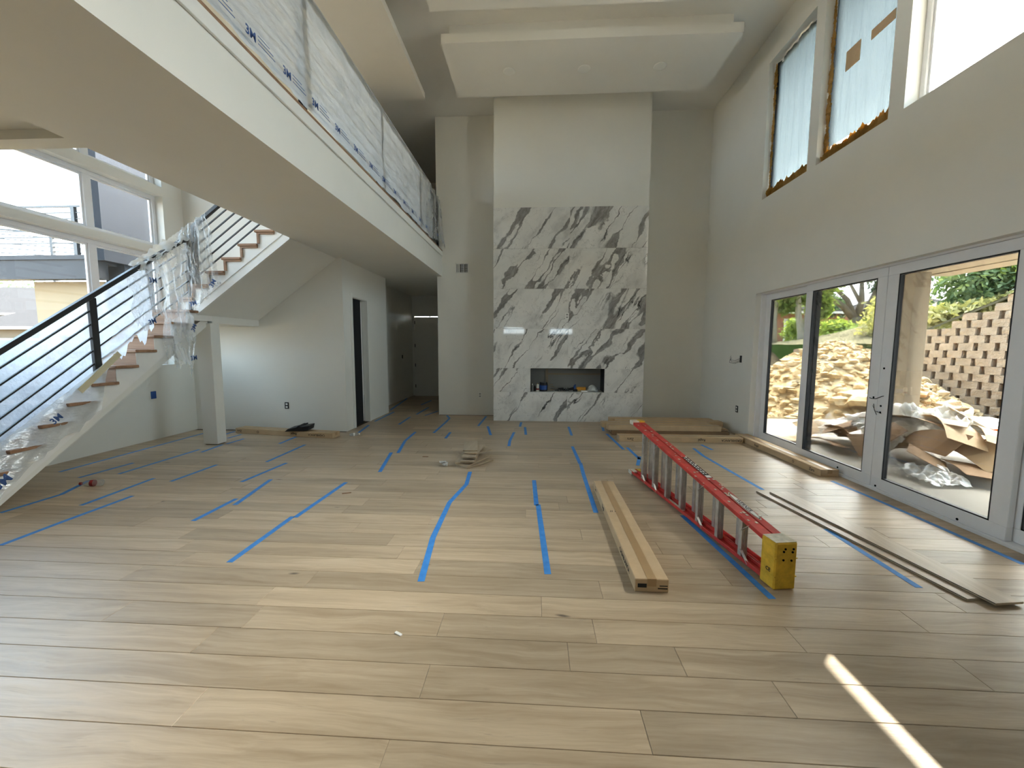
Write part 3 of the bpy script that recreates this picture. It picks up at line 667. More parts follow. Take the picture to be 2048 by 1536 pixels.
# films on the two far right-hand windows
for i, (a, b) in enumerate(RWIN[:2]):
    lab = ('wrinkled plastic film with rusty foam edges over the far upper window', 'wrinkled plastic film with two tan patches over the second upper window from the fireplace')[i]
    o = film('window_film', sheet_mb([(3.695, b-.03, WZ1-.02), (3.695, a+.03, WZ1-.02), (3.695, a+.03, WZ0+.14 if i else WZ0+.02), (3.695, b-.03, WZ0+.20 if i else WZ0+.02)], 40, 40, .030, 31+i, (9, 1.2), out=(-1, 0, 0)), 'film_window', lab)
    mb = MB()
    for k in range(46):
        t = k/45; y = a+.05+(b-a-.1)*t
        mb.ico((3.655, y, WZ0+.06+.05*mnoise.noise(Vector((k*.7, i, 0)))), .062, 1, k+50*i, .5, flat=(.4, 1, 1.3))
    for k in range(60):
        t = k/59; z = WZ0+.05+(WZ1-WZ0-.1)*t; h = .018+.045*abs(mnoise.noise(Vector((t*5, 3+i, 1)))) 
        mb.ico((3.67, b-.035, z), h, 1, k, .4, flat=(.5, 1, 1.3)); mb.ico((3.67, a+.03, z), h*.9, 1, k+90, .4, flat=(.5, 1, 1.3))
    f = build(mb, 'foam_bead', 'foam', o); f['kind'] = 'stuff'
    if i:
        build(MB().box(3.655, 3.662, 5.13, 5.34, 4.80, 5.02), 'tan_patch', 'cardboard', o); build(MB().box(3.655, 3.662, 4.68, 4.98, 4.90, 5.0), 'tan_patch', 'cardboard', o)
# --- step ladder lying on its side
ax = Vector((-.152, .988, 0)).normalized(); pp = Vector((.988, .152, 0)).normalized()
L0 = Vector((1.520, 2.575, 0)); rotz = math.atan2(-ax.x, ax.y)
lad = thing('step_ladder', 'red fibreglass step ladder with aluminium rungs and yellow top cap lying on its side', 'ladder', L0, rotz)
# local frame: x across (perp), y along the ladder, z up
LL = 2.33; W0, W1 = .30, .655
def wtop(y): return W0+(W1-W0)*y/LL
def lb(name, mb, mats, lab=None, bevel=0, smooth=False): return build(mb, name, mats, lad, world=False, bevel=bevel, label=lab, smooth=smooth)
def rail_pair(x0, x1, nm):
    th = .022
    for top in (0, 1):
        mb = MB(); P = []
        for y in (.06, LL):
            z = wtop(y)-.004 if top else .004+th
            P.append((y, z))
        (ya, za), (yb, zb) = P
        # web
        def slab(xa, xb, dz0, dz1):
            vs_ = [(xa, ya, za+dz0), (xb, ya, za+dz0), (xb, ya, za+dz1), (xa, ya, za+dz1), (xa, yb, zb+dz0), (xb, yb, zb+dz0), (xb, yb, zb+dz1), (xa, yb, zb+dz1)]
            mb.add(vs_, [(0, 1, 2, 3), (7, 6, 5, 4), (0, 4, 5, 1), (1, 5, 6, 2), (2, 6, 7, 3), (3, 7, 4, 0)])
        slab(x0, x1, -.006, 0)                    # web, outer face
        s = -1 if top else 1
        lo, hi = (-.03, -.006) if top else (0, .024)
        slab(x0, x0+.006, lo, hi); slab(x1-.006, x1, lo, hi)
        lb(nm, mb, 'ladder_red', bevel=.0015)
rail_pair(0, .072, 'front_rail'); rail_pair(.082, .142, 'rear_rail')
for k in range(7):
    y = .30+.282*k; z1 = wtop(y)-.035
    mb = MB().box(.008, .066, y-.003, y+.003, .030, z1).box(.004, .011, y-.024, y+.012, .030, z1)
    for q in range(4): mb.box(.016+.013*q, .020+.013*q, y-.007, y+.0, .030, z1)
    lb('step', mb, 'aluminium')
    if k in (0, 2, 5, 6):
        for zz, s in ((.03, 1), (z1, -1)): lb('brace', MB().bar((.006, y-.10, zz), (.006, y-.015, zz+.07*s), .004, .018, up=(1, 0, 0)), 'aluminium')
for k in range(6):
    y = .44+.31*k; z1 = wtop(y)-.035
    mb = MB().box(.090, .134, y-.004, y+.004, .030, z1).box(.088, .094, y-.018, y+.018, .030, z1); lb('rear_bar', mb, 'aluminium')
# top cap
cap = MB().box(-.004, .146, -.055, .075, .0, W0+.012)
cap = lb('top_cap', cap, 'ladder_yellow', 'yellow plastic top cap spattered with paint', bevel=.009)
for z in (.085, .205): build(MB().box(-.0055, .1468, -.0565, .03, z, z+.006), 'cap_rib', 'ladder_yellow', cap, world=False)
build(MB().box(.0, .142, -.05, .07, W0+.012, W0+.0145), 'paint_crust', 'dried_paint', cap, world=False, bevel=.001)
for x, z in ((.05, .20), (.105, .195), (.11, .25), (.05, .255), (.06, .272), (.115, .27)):
    mb = MB(); mb.lathe([(.007, 0), (.007, .004)], n=10, M=Matrix.Translation((x, -.0555, z)) @ Matrix.Rotation(PI/2, 4, 'X')); build(mb, 'cap_hole', 'dark_hole', cap, world=False)
Mc = XF[lad.name] @ frame_of((-.0052, .0, .115), (0, -1, 0), (-1, 0, 0)); text('CE', .035, Mc, 'ink', 'printed_mark', cap)
for z in (.006, W1-.01):
    for x0_, x1_ in ((-.004, .076), (.08, .146)):
        lb('rubber_foot', MB().box(x0_, x1_, LL-.07, LL+.03, z-.005 if z < .1 else z-.035, z+.04 if z < .1 else z+.012), 'ladder_yellow' if x0_ > 0 else 'dried_paint', bevel=.005)
sl = (W1-W0)/LL
def on_top(x, y, h=.0015): return Vector((x, y, wtop(y)-.004+h))
Mt = XF[lad.name] @ frame_of(on_top(.112, .42), (0, 1, sl), (0, -sl, 1))
mb = MB(); vs_ = []; n = 28
for ring, (ra, rb, h) in enumerate(((.17, .024, .0), )):
    pass
def disc(ra, rb, h, nm, mat):
    vs_ = [(ra*math.cos(2*PI*k/n), rb*math.sin(2*PI*k/n), h) for k in range(n)]+[(ra*math.cos(2*PI*k/n), rb*math.sin(2*PI*k/n), h+.0006) for k in range(n)]
    MW = Mt; vs_ = [MW @ Vector(v) for v in vs_]
    mb = MB().add(vs_, [tuple(range(n))[::-1], tuple(range(n, 2*n))]+[(k, (k+1) % n, n+(k+1) % n, n+k) for k in range(n)])
    return build(mb, nm, mat, lad)
disc(.19, .026, 0, 'logo_plate', 'dried_paint'); disc(.178, .022, .0008, 'logo_plate', 'ink'); disc(.168, .018, .0016, 'logo_plate', 'trim_white')
Mt2 = Mt @ Matrix.Translation((0, 0, .0026)) @ Matrix.Rotation(PI, 4, 'Z'); text('WERNER', .042, Mt2, 'ink', 'logo_lettering', lad, .0003)
stk = lb('warning_sticker', MB().add([tuple(on_top(x, y, h)) for h in (0, .0008) for x, y in ((.086, .86), (.138, .86), (.138, 1.28), (.086, 1.28))], [(0, 3, 2, 1), (4, 5, 6, 7), (0, 1, 5, 4), (1, 2, 6, 5), (2, 3, 7, 6), (3, 0, 4, 7)]), 'ink')
mb = MB()
for r_ in range(2):
    y = .93
    while y < 1.26:
        l = rnd.uniform(.015, .035); x = .094+.022*r_
        mb.add([tuple(on_top(xx, yy, h)) for h in (.001, .0018) for xx, yy in ((x, y), (x+.012, y), (x+.012, y+l), (x, y+l))], [(0, 3, 2, 1), (4, 5, 6, 7), (0, 1, 5, 4), (1, 2, 6, 5), (2, 3, 7, 6), (3, 0, 4, 7)]); y += l+.014
mb.add([tuple(on_top(xx, yy, h)) for h in (.001, .0018) for xx, yy in ((.09, .865), (.134, .865), (.134, .905), (.09, .905))], [(0, 3, 2, 1), (4, 5, 6, 7), (0, 1, 5, 4), (1, 2, 6, 5), (2, 3, 7, 6), (3, 0, 4, 7)])
build(mb, 'sticker_print', 'trim_white', stk, world=False)
lb('rail_label', MB().box(.02, .05, 1.12, 1.42, .0315, .0325), 'dried_paint')
mb = MB()
for k in range(46):
    y = rnd.uniform(.2, 2.2); x = rnd.choice((rnd.uniform(.0, .07), rnd.uniform(.086, .138))); s = rnd.uniform(.003, .009); P = on_top(x, y, .0006)
    mb.box(P.x-s, P.x+s, P.y-s*1.6, P.y+s*1.6, P.z-.0004, P.z+.0008+sl*s*1.6)
q = lb('paint_drips', mb, 'dried_paint'); q['kind'] = 'stuff'
# --- cartons of planks
def carton(label, loc, rotz, L, W_, H, marks, group=None, tape=True, mat='cardboard', name='plank_carton'):
    """long axis along local x, marks = (text, x, side, size, flip)"""
    g = thing(name, label, 'box', loc, rotz, group)
    b = build(MB().box(-L/2, L/2, -W_/2, W_/2, 0, H), 'carton_body', mat, g, world=False, bevel=.004)
    for s in (-1, 1):
        build(MB().box(-L/2+.002, L/2-.002, s*.003-.0015 if s < 0 else .0015, (-.0015 if s < 0 else .0045), H, H+.0012), 'flap_edge', 'cardboard_dark', g, world=False)
    if tape:
        build(MB().box(-L/2-.0012, L/2+.0012, -.028, .028, H+.0012, H+.0022).box(-L/2-.0018, -L/2-.0006, -.028, .028, H*.45, H+.0022).box(L/2+.0006, L/2+.0018, -.028, .028, H*.45, H+.0022), 'packing_tape', 'packing_tape', g, world=False)
    for tx, x, side, size, flip in marks:
        if side in ('-y', '+y'):
            s = -1 if side == '-y' else 1; M = frame_of((x, s*(W_/2+.0008), H*.5), (-s if not flip else s, 0, 0), (0, s, 0))
        else:
            s = 1 if side == '+x' else -1; M = frame_of((s*(L/2+.0008), x, H*.5), (0, s, 0), (s, 0, 0))
        if side in ('-y', '+y') and flip: M = frame_of((x, s*(W_/2+.0008), H*.5), (s, 0, 0), (0, s, 0))
        text(tx, size, XF[g.name] @ M, 'ink', 'printed_words', g, .0003)
    return g
near_dir = math.atan2(4.303-2.465, .657-.647)        # long axis nearly along +y
carton('unopened cardboard plank carton with tan tape lying between the centre tape lines and the ladder', (.752, 3.385, 0), near_dir, 1.86, .21, .086,
       [('Regal', .30, '+y', .05, 0), ('CASABLANCA', -.62, '+y', .05, 0), ('Zara', .78, '+y', .05, 0)])
mb = MB()
nc = bpy.data.objects['plank_carton']
build(MB().box(.660, .715, 2.4535, 2.4545, .03, .055).box(.72, .76, 2.4535, 2.4545, .045, .052).box(.785, .845, 2.4535, 2.4545, .022, .030).box(.795, .845, 2.4535, 2.4545, .04, .046), 'printed_bars', 'ink', nc)
text('// //', .05, Matrix.Translation((.71, 3.50, .0872)) @ Matrix.Rotation(.1, 4, 'Z'), 'ink', 'scribble', bpy.data.objects['plank_carton'], .0002)
carton('plank carton lying alone in front of the pale stair wall', (-4.28, 6.66, 0), -.155, 1.93, .20, .088,
       [('Zara', -.88, '-y', .05, 1), ('O', -.50, '-y', .06, 1), ('Regal', .22, '-y', .055, 1), ('CASABLANCA', .66, '-y', .05, 1)])
carton('plank carton lying along the sill of the sliding patio door', (3.505, 5.90, 0), PI/2+.02, 2.0, .215, .086,
       [('Zara', -.85, '+y', .05, 0), ('O', -.5, '+y', .05, 0), ('Regal', .35, '+y', .05, 0)])
carton('foremost plank carton of the pile by the back wall, Zara and CASABLANCA printed upside down', (2.365, 6.655, 0), 0.0, 1.96, .21, .088,
       [('Zara', -.80, '-y', .055, 1), ('Regal', .33, '-y', .055, 1), ('CASABLANCA', .80, '-y', .05, 1)])
pos = ['front', 'second', 'third', 'rearmost']
for lay in (0, 1):
    for k in range(4):
        dx = (-.03, .04, -.02, .05)[k] if lay == 0 else (-.13, -.20, .10, .02)[k]
        carton(('%s plank carton of the bottom layer in the double stack by the fireplace' if lay == 0 else '%s plank carton on top of the double stack by the fireplace') % pos[k],
               (2.38+dx, 7.12+.222*k, .0885*lay), rnd.uniform(-.008, .008), 2.0 if lay == 0 else 1.92, .212, .086, [], 'stacked plank cartons by the fireplace', True, 'cardboard_dark' if lay == 0 and k == 0 else 'cardboard')
# --- loose boards on the right
bd = thing('floor_board', 'long loose oak floorboard lying lowest beside the patio door', 'board', (2.60, 3.41, 0), .152)
build(MB().box(-.095, .095, -.925, .925, 0.0005, .015).box(-.10, -.095, -.925, .925, .005, .010), 'board_body', 'oak_loose', bd, world=False, bevel=.0012)
b2 = build(MB().box(-.0955, -.0945, -.924, .924, .0115, .0148), 'dark_edge', 'gasket_black', bd, world=False)
b2 = clone(bd, (2.70, 3.35, .0152), .148, 'long loose oak floorboard lying on top of another beside the patio door')
# --- short off-cuts in a fan-shaped stack
offs = [(-.77, 5.16, -.62, .50, .19, 'lowest wide off-cut of the fanned stack on the floor'), (-.80, 5.20, -.45, .52, .19, 'second off-cut from the bottom, turned right in the fanned stack'),
        (-.93, 5.20, .12, .42, .19, 'third off-cut, sticking out left in the fanned stack'), (-.84, 5.16, .0, .40, .18, 'fourth off-cut, straight in the fanned stack'),
        (-.80, 5.38, -.70, .44, .18, 'fifth off-cut, turned far right in the fanned stack'), (-.84, 5.22, .03, .42, .18, 'sixth off-cut, reddish front edge in the fanned stack'),
        (-.80, 5.35, -.10, .46, .17, 'narrow off-cut just under the top of the fanned stack'), (-.87, 5.42, .13, .50, .19, 'topmost off-cut of the fanned stack with a clean sawn front')]
z = 0
for i, (x, y, a, l, wd, lab) in enumerate(offs):
    g = build(MB().box(-wd/2, wd/2, -l/2, l/2, 0, .018).box(wd/2, wd/2+.006, -l/2, l/2, .006, .012), 'board_offcut', 'oak_loose', None, bevel=.0008)
    g.location = (x, y, z+.0004); g.rotation_euler = (.012*(i % 3-1), .01*((i+1) % 3-1), a); tag(g, lab, 'board', 'fanned stack of board off-cuts'); z += .0225
mb = MB()
for k in range(7): mb.ico((-1.15+rnd.uniform(-.06, .06), 5.02+rnd.uniform(-.03, .03), .022+.006*k), .028, 1, k, .55, flat=(1.3, .9, .6))
o = build(mb, 'crumpled_paper', 'rag'); tag(o, 'crumpled dirty white paper beside the fanned stack of off-cuts', 'litter')
# --- painter's tape strips
def pzf(px, py):
    d = fw+rr*((px-1024)/FPX)-uu*((py-768)/FPX); t = -CH/d.z; return Vector((d.x*t, d.y*t, 0))
TW = .046
def tape(pts, label, group='blue tape strips on the floor', lift=0):
    P = [Vector((x, y, 0)) for x, y in pts]
    Q = [P[0]]
    for a, b in zip(P, P[1:]):
        n = max(1, int((b-a).length/.25)); Q += [a+(b-a)*(i+1)/n for i in range(n)]
    vs_ = []; fs = []
    for i, p in enumerate(Q):
        d = (Q[min(i+1, len(Q)-1)]-Q[max(i-1, 0)]).normalized(); s = Vector((-d.y, d.x, 0))*TW/2; j = rnd.uniform(-.0015, .0015)
        for h in (.0004+lift, .0012+lift): vs_ += [p+s*(1+j)+Vector((0, 0, h)), p-s*(1-j)+Vector((0, 0, h))]
    for i in range(len(Q)-1):
        k = i*4; fs += [(k+2, k+3, k+7, k+6), (k, k+4, k+5, k+1), (k, k+2, k+6, k+4), (k+1, k+5, k+7, k+3)]
    fs += [(0, 1, 3, 2), (len(vs_)-4, len(vs_)-2, len(vs_)-1, len(vs_)-3)]
    o = build(MB().add(vs_, fs), 'tape_strip', 'painter_tape'); tag(o, label, 'tape', group)
tape([(-0.959, 6.345), (-0.938, 6.053)], 'short blue tape end showing just behind the fanned stack of off-cuts')
tape([(-0.782, 4.804), (-0.751, 4.356), (-0.829, 3.82), (-0.808, 3.087), (-0.733, 2.479)], 'long bent blue tape strip running forward from the fanned stack of off-cuts')
tape([(0.003, 4.542), (0.029, 3.8)], 'upper straight blue tape strip left of the near carton')
tape([(0.044, 3.826), (0.101, 2.615)], 'lower blue tape strip left of the near carton, ending in the foreground')
tape([(0.59, 6.161), (0.607, 5.241)], 'upper half of the blue tape strip leading to the near carton')
tape([(0.617, 5.276), (0.599, 4.792), (0.581, 3.663)], 'lower half of the blue tape strip touching the near carton')
tape([(-2.126, 7.023), (-2.094, 6.333), (-1.958, 5.601)], 'curved blue tape strip left of the off-cuts, the farther of two in line')
tape([(-2.063, 5.622), (-1.884, 4.722)], 'blue tape strip left of the off-cuts, the nearer of two in line')
tape([(-2.119, 4.328), (-2.139, 3.384)], 'farther half of the long diagonal blue tape strip on the left')
tape([(-2.17, 3.404), (-2.159, 2.624)], 'nearer half of the long diagonal blue tape strip on the left')
tape([(-3.025, 4.365), (-2.887, 3.623)], 'blue tape strip of a staggered pair, right and farther one')
tape([(-2.989, 3.778), (-2.987, 3.256)], 'blue tape strip of a staggered pair, left and nearer one')
tape([(-3.248, 5.016), (-3.302, 4.261)], 'blue tape strip in the middle of the row leading to the left carton')
tape([(-3.559, 5.982), (-3.541, 5.038)], 'blue tape strip second nearest to the left carton')
tape([(-4.019, 6.493), (-3.999, 6.012)], 'short blue tape strip ending at the left carton')
tape([(-4.091, 4.875), (-4.106, 4.224)], 'blue tape strip in front of the column, right of the drink bottle')
tape([(-4.396, 4.316), (-4.347, 3.515)], 'blue tape strip below the clear drink bottle')
tape([(-4.098, 3.782), (-4.103, 3.159), (-4.093, 2.748)], 'long blue tape strip leaving the picture at the left edge')
tape([(-4.79, 6.301), (-4.805, 5.939)], 'bright blue tape strip passing the foot of the column')
tape([(-4.835, 5.904), (-4.79, 5.443)], 'faint blue tape strip in line with the column foot')
tape([(-4.946, 5.591), (-4.96, 4.436)], 'long faint blue tape strip from the column towards the bottle')
tape([(-5.237, 4.88), (-5.277, 4.277)], 'faint blue tape strip left of the column near the wall')
tape([(-5.056, 4.195), (-4.867, 3.772), (-4.885, 3.305)], 'bent blue tape strip running under the stair foot')
tape([(-5.786, 6.657), (-5.749, 4.46)], 'faint blue tape strip along the wall under the stairs')
tape([(-5.366, 6.842), (-5.339, 6.467)], 'short blue tape strip between the column and the left carton, back one')
tape([(-5.065, 6.604), (-5.086, 6.316)], 'short blue tape strip between the column and the left carton, front one')
tape([(-3.216, 7.59), (-3.113, 6.888)], 'blue tape strip at the closet corner')
tape([(-3.271, 9.151), (-3.254, 7.966)], 'blue tape strip along the closet wall')
tape([(-2.691, 8.525), (-2.655, 7.682)], 'blue tape strip in front of the hallway')
tape([(-2.65, 9.905), (-2.653, 8.865)], 'blue tape strip inside the hallway mouth')
tape([(-2.917, 11.189), (-2.965, 10.323)], 'farthest blue tape strip in the dim hallway')
tape([(-2.277, 9.338), (-2.427, 8.736)], 'blue tape strip touching the right side of the hallway mouth')
tape([(-3.734, 11.561), (-3.457, 9.433)], 'blue tape strip along the left wall of the dim hallway')
tape([(-1.938, 8.774), (-1.809, 8.433), (-1.791, 8.01), (-1.784, 6.964)], 'hooked blue tape strip in front of the vent wall')
tape([(-1.056, 8.745), (-1.081, 7.649)], 'blue tape strip at the left foot of the fireplace')
tape([(-1.499, 7.048), (-1.48, 6.564)], 'short blue tape strip left of the off-cuts, nearest the hooked strip')
tape([(-0.894, 7.629), (-0.753, 6.864)], 'short blue tape strip before the left end of the fireplace')
tape([(-0.359, 7.131), (-0.396, 6.455), (-0.387, 6.114)], 'curved short blue tape strip with a dark tip')
tape([(-0.264, 8.093), (-0.273, 7.645)], 'short blue tape strip touching the fireplace base')
tape([(-0.176, 7.609), (-0.144, 6.94)], 'short blue tape strip just in front of the one at the fireplace base')
tape([(0.659, 7.7), (0.651, 6.938)], 'short blue tape strip before the middle of the fireplace')
tape([(1.358, 8.139), (1.267, 7.357)], 'short blue tape strip before the right end of the fireplace')
tape([(1.285, 7.117), (1.343, 6.031)], 'blue tape strip left of the stacked cartons')
tape([(1.423, 6.157), (1.451, 5.5)], 'blue tape strip meeting the far foot of the ladder')
tape([(1.484, 5.654), (1.349, 5.213)], 'stub of blue tape at the far foot of the ladder')
tape([(2.428, 6.182), (2.397, 5.743), (2.479, 4.395)], 'long blue tape strip between the ladder and the patio door')
tape([(2.633, 6.417), (2.673, 6.095)], 'short blue tape strip in front of the foremost carton')
tape([(2.487, 3.451), (2.485, 2.61)], 'blue tape strip beside the two loose floorboards')
tape([(3.439, 4.745), (3.471, 4.277), (3.49, 3.694), (3.502, 2.952)], 'long blue tape strip along the patio door sill')
tape([(1.363, 3.654), (1.429, 2.925), (1.47, 2.431)], 'long blue tape strip along the left side of the ladder')
# --- litter
def bottle(label, loc, rotz, col='cap_red', s=1.0):
    g = thing('plastic_bottle', label, 'bottle', loc, rotz)
    r_ = .033*s; M = Matrix.Translation((0, 0, r_)) @ Matrix.Rotation(PI/2, 4, 'Y')
    mb = MB().lathe([(.02*s, 0), (r_, .006*s), (r_, .05*s), (r_*.94, .06*s), (r_, .07*s), (r_, .13*s), (r_*.8, .155*s), (.013*s, .18*s), (.012*s, .19*s)], n=18, M=M)
    build(mb, 'bottle_body', 'bottle_clear', g, world=False, smooth=True)
    build(MB().lathe([(.015*s, .188*s), (.015*s, .205*s), (.013*s, .207*s)], n=14, M=M), 'bottle_cap', col, g, world=False)
    build(MB().lathe([(r_+.0006, .075*s), (r_+.0006, .105*s)], n=18, M=M), 'bottle_label', 'cap_red' if col == 'cap_red' else 'white_plastic', g, world=False)
bottle('clear drink bottle with dark red band lying on the floor near the left wall', (-4.72, 4.05, 0), PI+.25, 'cap_red', 1.05)
bottle('small clear bottle with white cap lying by the closet corner', (-3.14, 6.60, 0), .55, 'white_plastic', .8)
o = build(MB().box(-.74, -.695, 1.985, 2.0, .0003, .006), 'wood_chip', 'trim_white'); o.rotation_euler = (0, 0, -.5); tag(o, 'small white chip lying on the bare floor in the foreground', 'litter')
o = build(MB().box(-2.0, -1.91, 3.99, 4.005, .0003, .006), 'wood_sliver', 'stair_oak'); o.rotation_euler = (0, 0, .35); tag(o, 'thin brown wood sliver on the floor right of a tape strip', 'litter')
o = build(MB().box(-1.55, -1.47, 5.42, 5.44, .0003, .006), 'wood_sliver', 'stair_oak'); tag(o, 'thin dark wood sliver left of the fanned stack of off-cuts', 'litter')
# black dust pan on the left carton
dp = thing('dust_pan', 'black dust pan lying on the carton in front of the stair wall', 'dustpan', (-4.02, 6.62, .0905), .15)
build(MB().prism([(-.20, 0), (.18, .012), (.20, .095), (.06, .075), (.03, .105), (-.01, .075), (-.15, .045)], -.13, .13, 'y'), 'pan', 'gasket_black', dp, world=False, bevel=.006)
build(MB().bar((.02, .06, .085), (.10, .10, .10), .03, .022), 'handle', 'gasket_black', dp, world=False, bevel=.005)
# --- wall fittings
def plate(name, label, loc, axis, mat, cat, w_=.075, h=.118, slots=True):
    """axis: outward normal"""
    n = Vector(axis); M = frame_of(loc, Vector((0, 0, 1)).cross(n), n)
    g = thing(name, label, cat, loc)
    def bb(x0, x1, y0, y1, z0, z1): return MB().add([M @ Vector((x, y, z)) for z in (z0, z1) for y in (y0, y1) for x in (x0, x1)], [(0, 2, 3, 1), (4, 5, 7, 6), (0, 1, 5, 4), (2, 6, 7, 3), (0, 4, 6, 2), (1, 3, 7, 5)])
    build(bb(-w_/2, w_/2, -h/2, h/2, .001, .009), 'cover', mat, g, bevel=.002)
    if slots:
        for s in (-1, 1):
            build(bb(-.018, .018, s*.026-.016, s*.026+.016, .009, .012), 'socket', 'white_plastic' if mat != 'white_plastic' else 'grey_mesh', g)
    return g
plate('outlet_box', 'blue electrical box in the grey wall under the stairs', (-6.18, 6.17, .73), (1, 0, 0), 'blue_plastic', 'outlet', .09, .12, False)
plate('wall_outlet', 'uncovered outlet low on the pale wall behind the left carton', (-4.461, 6.98, .459), (0, -1, 0), 'gasket_black', 'outlet')
plate('wall_outlet', 'white outlet low on the wall left of the marble fireplace', (-1.211, 8.87, .455), (0, -1, 0), 'white_plastic', 'outlet')
plate('wall_outlet', 'white outlet set in the marble tiles above the niche', (.638, 8.236, 2.147), (0, -1, 0), 'white_plastic', 'outlet', .075, .13)
plate('wall_outlet', 'uncovered outlet low on the grey wall beside the patio door', (3.58, 7.282, .447), (-1, 0, 0), 'gasket_black', 'outlet')
plate('light_switch', 'small dark switch box on the dim hallway wall', (-3.76, 11.3, 1.23), (1, 0, 0), 'gasket_black', 'switch', .07, .1, False)
g = plate('switch_box', 'open switch box with dangling wires on the wall beside the patio door', (3.58, 7.24, 1.33), (-1, 0, 0), 'gasket_black', 'switch', .06, .12, False)
mb = MB()
for s, zz in ((0, 0), (1, .03), (2, -.02)):
    mb.tube([(3.572, 7.25, 1.31+zz), (3.52, 7.32, 1.27+zz), (3.50, 7.42+.03*s, 1.28+zz), (3.53, 7.50+.02*s, 1.31+zz*1.5), (3.55, 7.52+.02*s, 1.35+zz)], .003, 6)
build(mb, 'wire', 'gasket_black', g)
# air vent
v = thing('air_vent', 'white louvred air vent high on the wall left of the fireplace', 'vent', (-1.59, 8.87, 3.10))
X0, X1, Z0, Z1 = -1.735, -1.445, 3.105, 3.33
build(MB().box(X0, X1, 8.862, 8.869, Z0, Z0+.025).box(X0, X1, 8.862, 8.869, Z1-.025, Z1).box(X0, X0+.022, 8.862, 8.869, Z0, Z1).box(X1-.022, X1, 8.862, 8.869, Z0, Z1), 'frame', 'white_plastic', v, bevel=.002)
build(MB().box(X0+.02, X1-.02, 8.867, 8.8695, Z0+.02, Z1-.02), 'backing', 'dark_hole', v)
for a in (X0+.095, X0+.19): build(MB().box(a-.006, a+.006, 8.862, 8.867, Z0+.02, Z1-.02), 'divider', 'white_plastic', v)
for s in range(3):
    for k in range(9 if s else 5):
        x0_ = X0+.022+s*.092+.004; x1_ = x0_+.076
        if s: zz = Z0+.03+k*.019; build(MB().box(x0_, x1_, 8.8635, 8.8665, zz, zz+.007), 'louvre', 'white_plastic', v)
        else: xx = x0_+.004+k*.014; build(MB().box(xx, xx+.008, 8.8635, 8.8665, Z0+.025, Z1-.025), 'louvre', 'white_plastic', v)
# recessed lights
for i, x in enumerate((-.46, .752, 1.954)):
    g = thing('recessed_light', '%s of the three round lights recessed in the ceiling panel above the fireplace' % ('leftmost', 'middle', 'rightmost')[i], 'light', (x, 7.01, 5.985), 0, 'recessed ceiling lights')
    build(MB().lathe([(.075, .012), (.10, .0145), (.103, .012), (.096, .006), (.078, .004)], n=32), 'trim_ring', 'white_plastic', g, world=False, smooth=True)
    build(MB().lathe([(.076, .008), (.076, .0145)], n=32), 'lens', 'trim_white', g, world=False)
# --- things in the fireplace niche
NZ = NI[2]
def jar(name, label, cat, x, y, prof, mat, cap=None, capmat='gasket_black', band=None, bandmat='blue_plastic'):
    g = thing(name, label, cat, (x, y, NZ+.001), 0, None)
    build(MB().lathe(prof, n=20), 'body', mat, g, world=False)
    if cap: build(MB().lathe(cap, n=16), 'cap', capmat, g, world=False)
    if band: build(MB().lathe(band, n=20), 'paper_label', bandmat, g, world=False)
jar('spray_can', 'grey bottle at the left end of the fireplace niche', 'bottle', -.045, 8.40, [(.022, 0), (.022, .11), (.008, .13)], 'grey_mesh', [(.010, .13), (.010, .155)], 'white_plastic')
jar('glue_bottle', 'small black bottle beside the grey bottle in the niche', 'bottle', .005, 8.42, [(.022, 0), (.022, .09), (.01, .105)], 'gasket_black', [(.009, .105), (.009, .12)])
jar('caulk_tube', 'white and red tube standing left of the blue can in the niche', 'tube', .062, 8.40, [(.03, 0), (.03, .14), (.012, .15)], 'trim_white', [(.008, .15), (.006, .17)], 'gold', [(.0305, .03), (.0305, .06)], 'cap_red')
jar('paint_can', 'dark blue paint can standing in the fireplace niche', 'can', .185, 8.42, [(.078, 0), (.080, .004), (.078, .01), (.078, .17), (.081, .175), (.081, .185), (.07, .185), (.068, .178)], 'gasket_black', [(.065, .176), (.065, .181)], 'white_plastic', [(.0785, .035), (.0785, .125)])
for i, (zz, l) in enumerate(((.13, .11), (.085, .14), (.03, .12))):
    o = build(MB().bar((.275, 8.56, NZ+zz-.0), (.275+l, 8.57, NZ+zz-.005), .09, .018), 'tile_shim', 'stucco'); tag(o, ('upper', 'middle', 'lower')[i]+' of the small tan slats right of the blue paint can', 'shim')
for i, (x, hh) in enumerate(((.30, .121), (.36, .121))): pass
o = build(MB().box(.275, .40, 8.53, 8.60, NZ+.001, NZ+.020).box(.29, .33, 8.53, 8.60, NZ+.02, NZ+.122), 'slat_rest', 'stucco'); tag(o, 'tan block under the slats in the fireplace niche', 'block')
mb = MB()
for k in range(5):
    a = k*.5; mb.tube([(.42+.06*k, 8.45, NZ+.012), (.50+.05*k, 8.42+.02*math.sin(a), NZ+.03+.012*k), (.62+.02*k, 8.45, NZ+.022), (.72, 8.46+.01*k, NZ+.012)], .007, 6)
o = build(mb, 'cable_coil', 'gasket_black'); tag(o, 'tangled black cable on the floor of the fireplace niche', 'cable')
tr = thing('trowel', 'grey notched trowel leaning among the cables in the niche', 'trowel', (.55, 8.52, NZ+.001))
build(MB().prism([(-.10, .006), (.12, .02), (.12, .026), (-.10, .012)], -.05, .05, 'y'), 'blade', 'aluminium', tr, world=False)
build(MB().tube([(-.05, 0, .045), (.06, 0, .055)], .012, 8), 'handle', 'gasket_black', tr, world=False)
dr = thing('cordless_drill', 'black and blue cordless drill lying in the middle of the niche', 'drill', (.80, 8.42, NZ+.001))
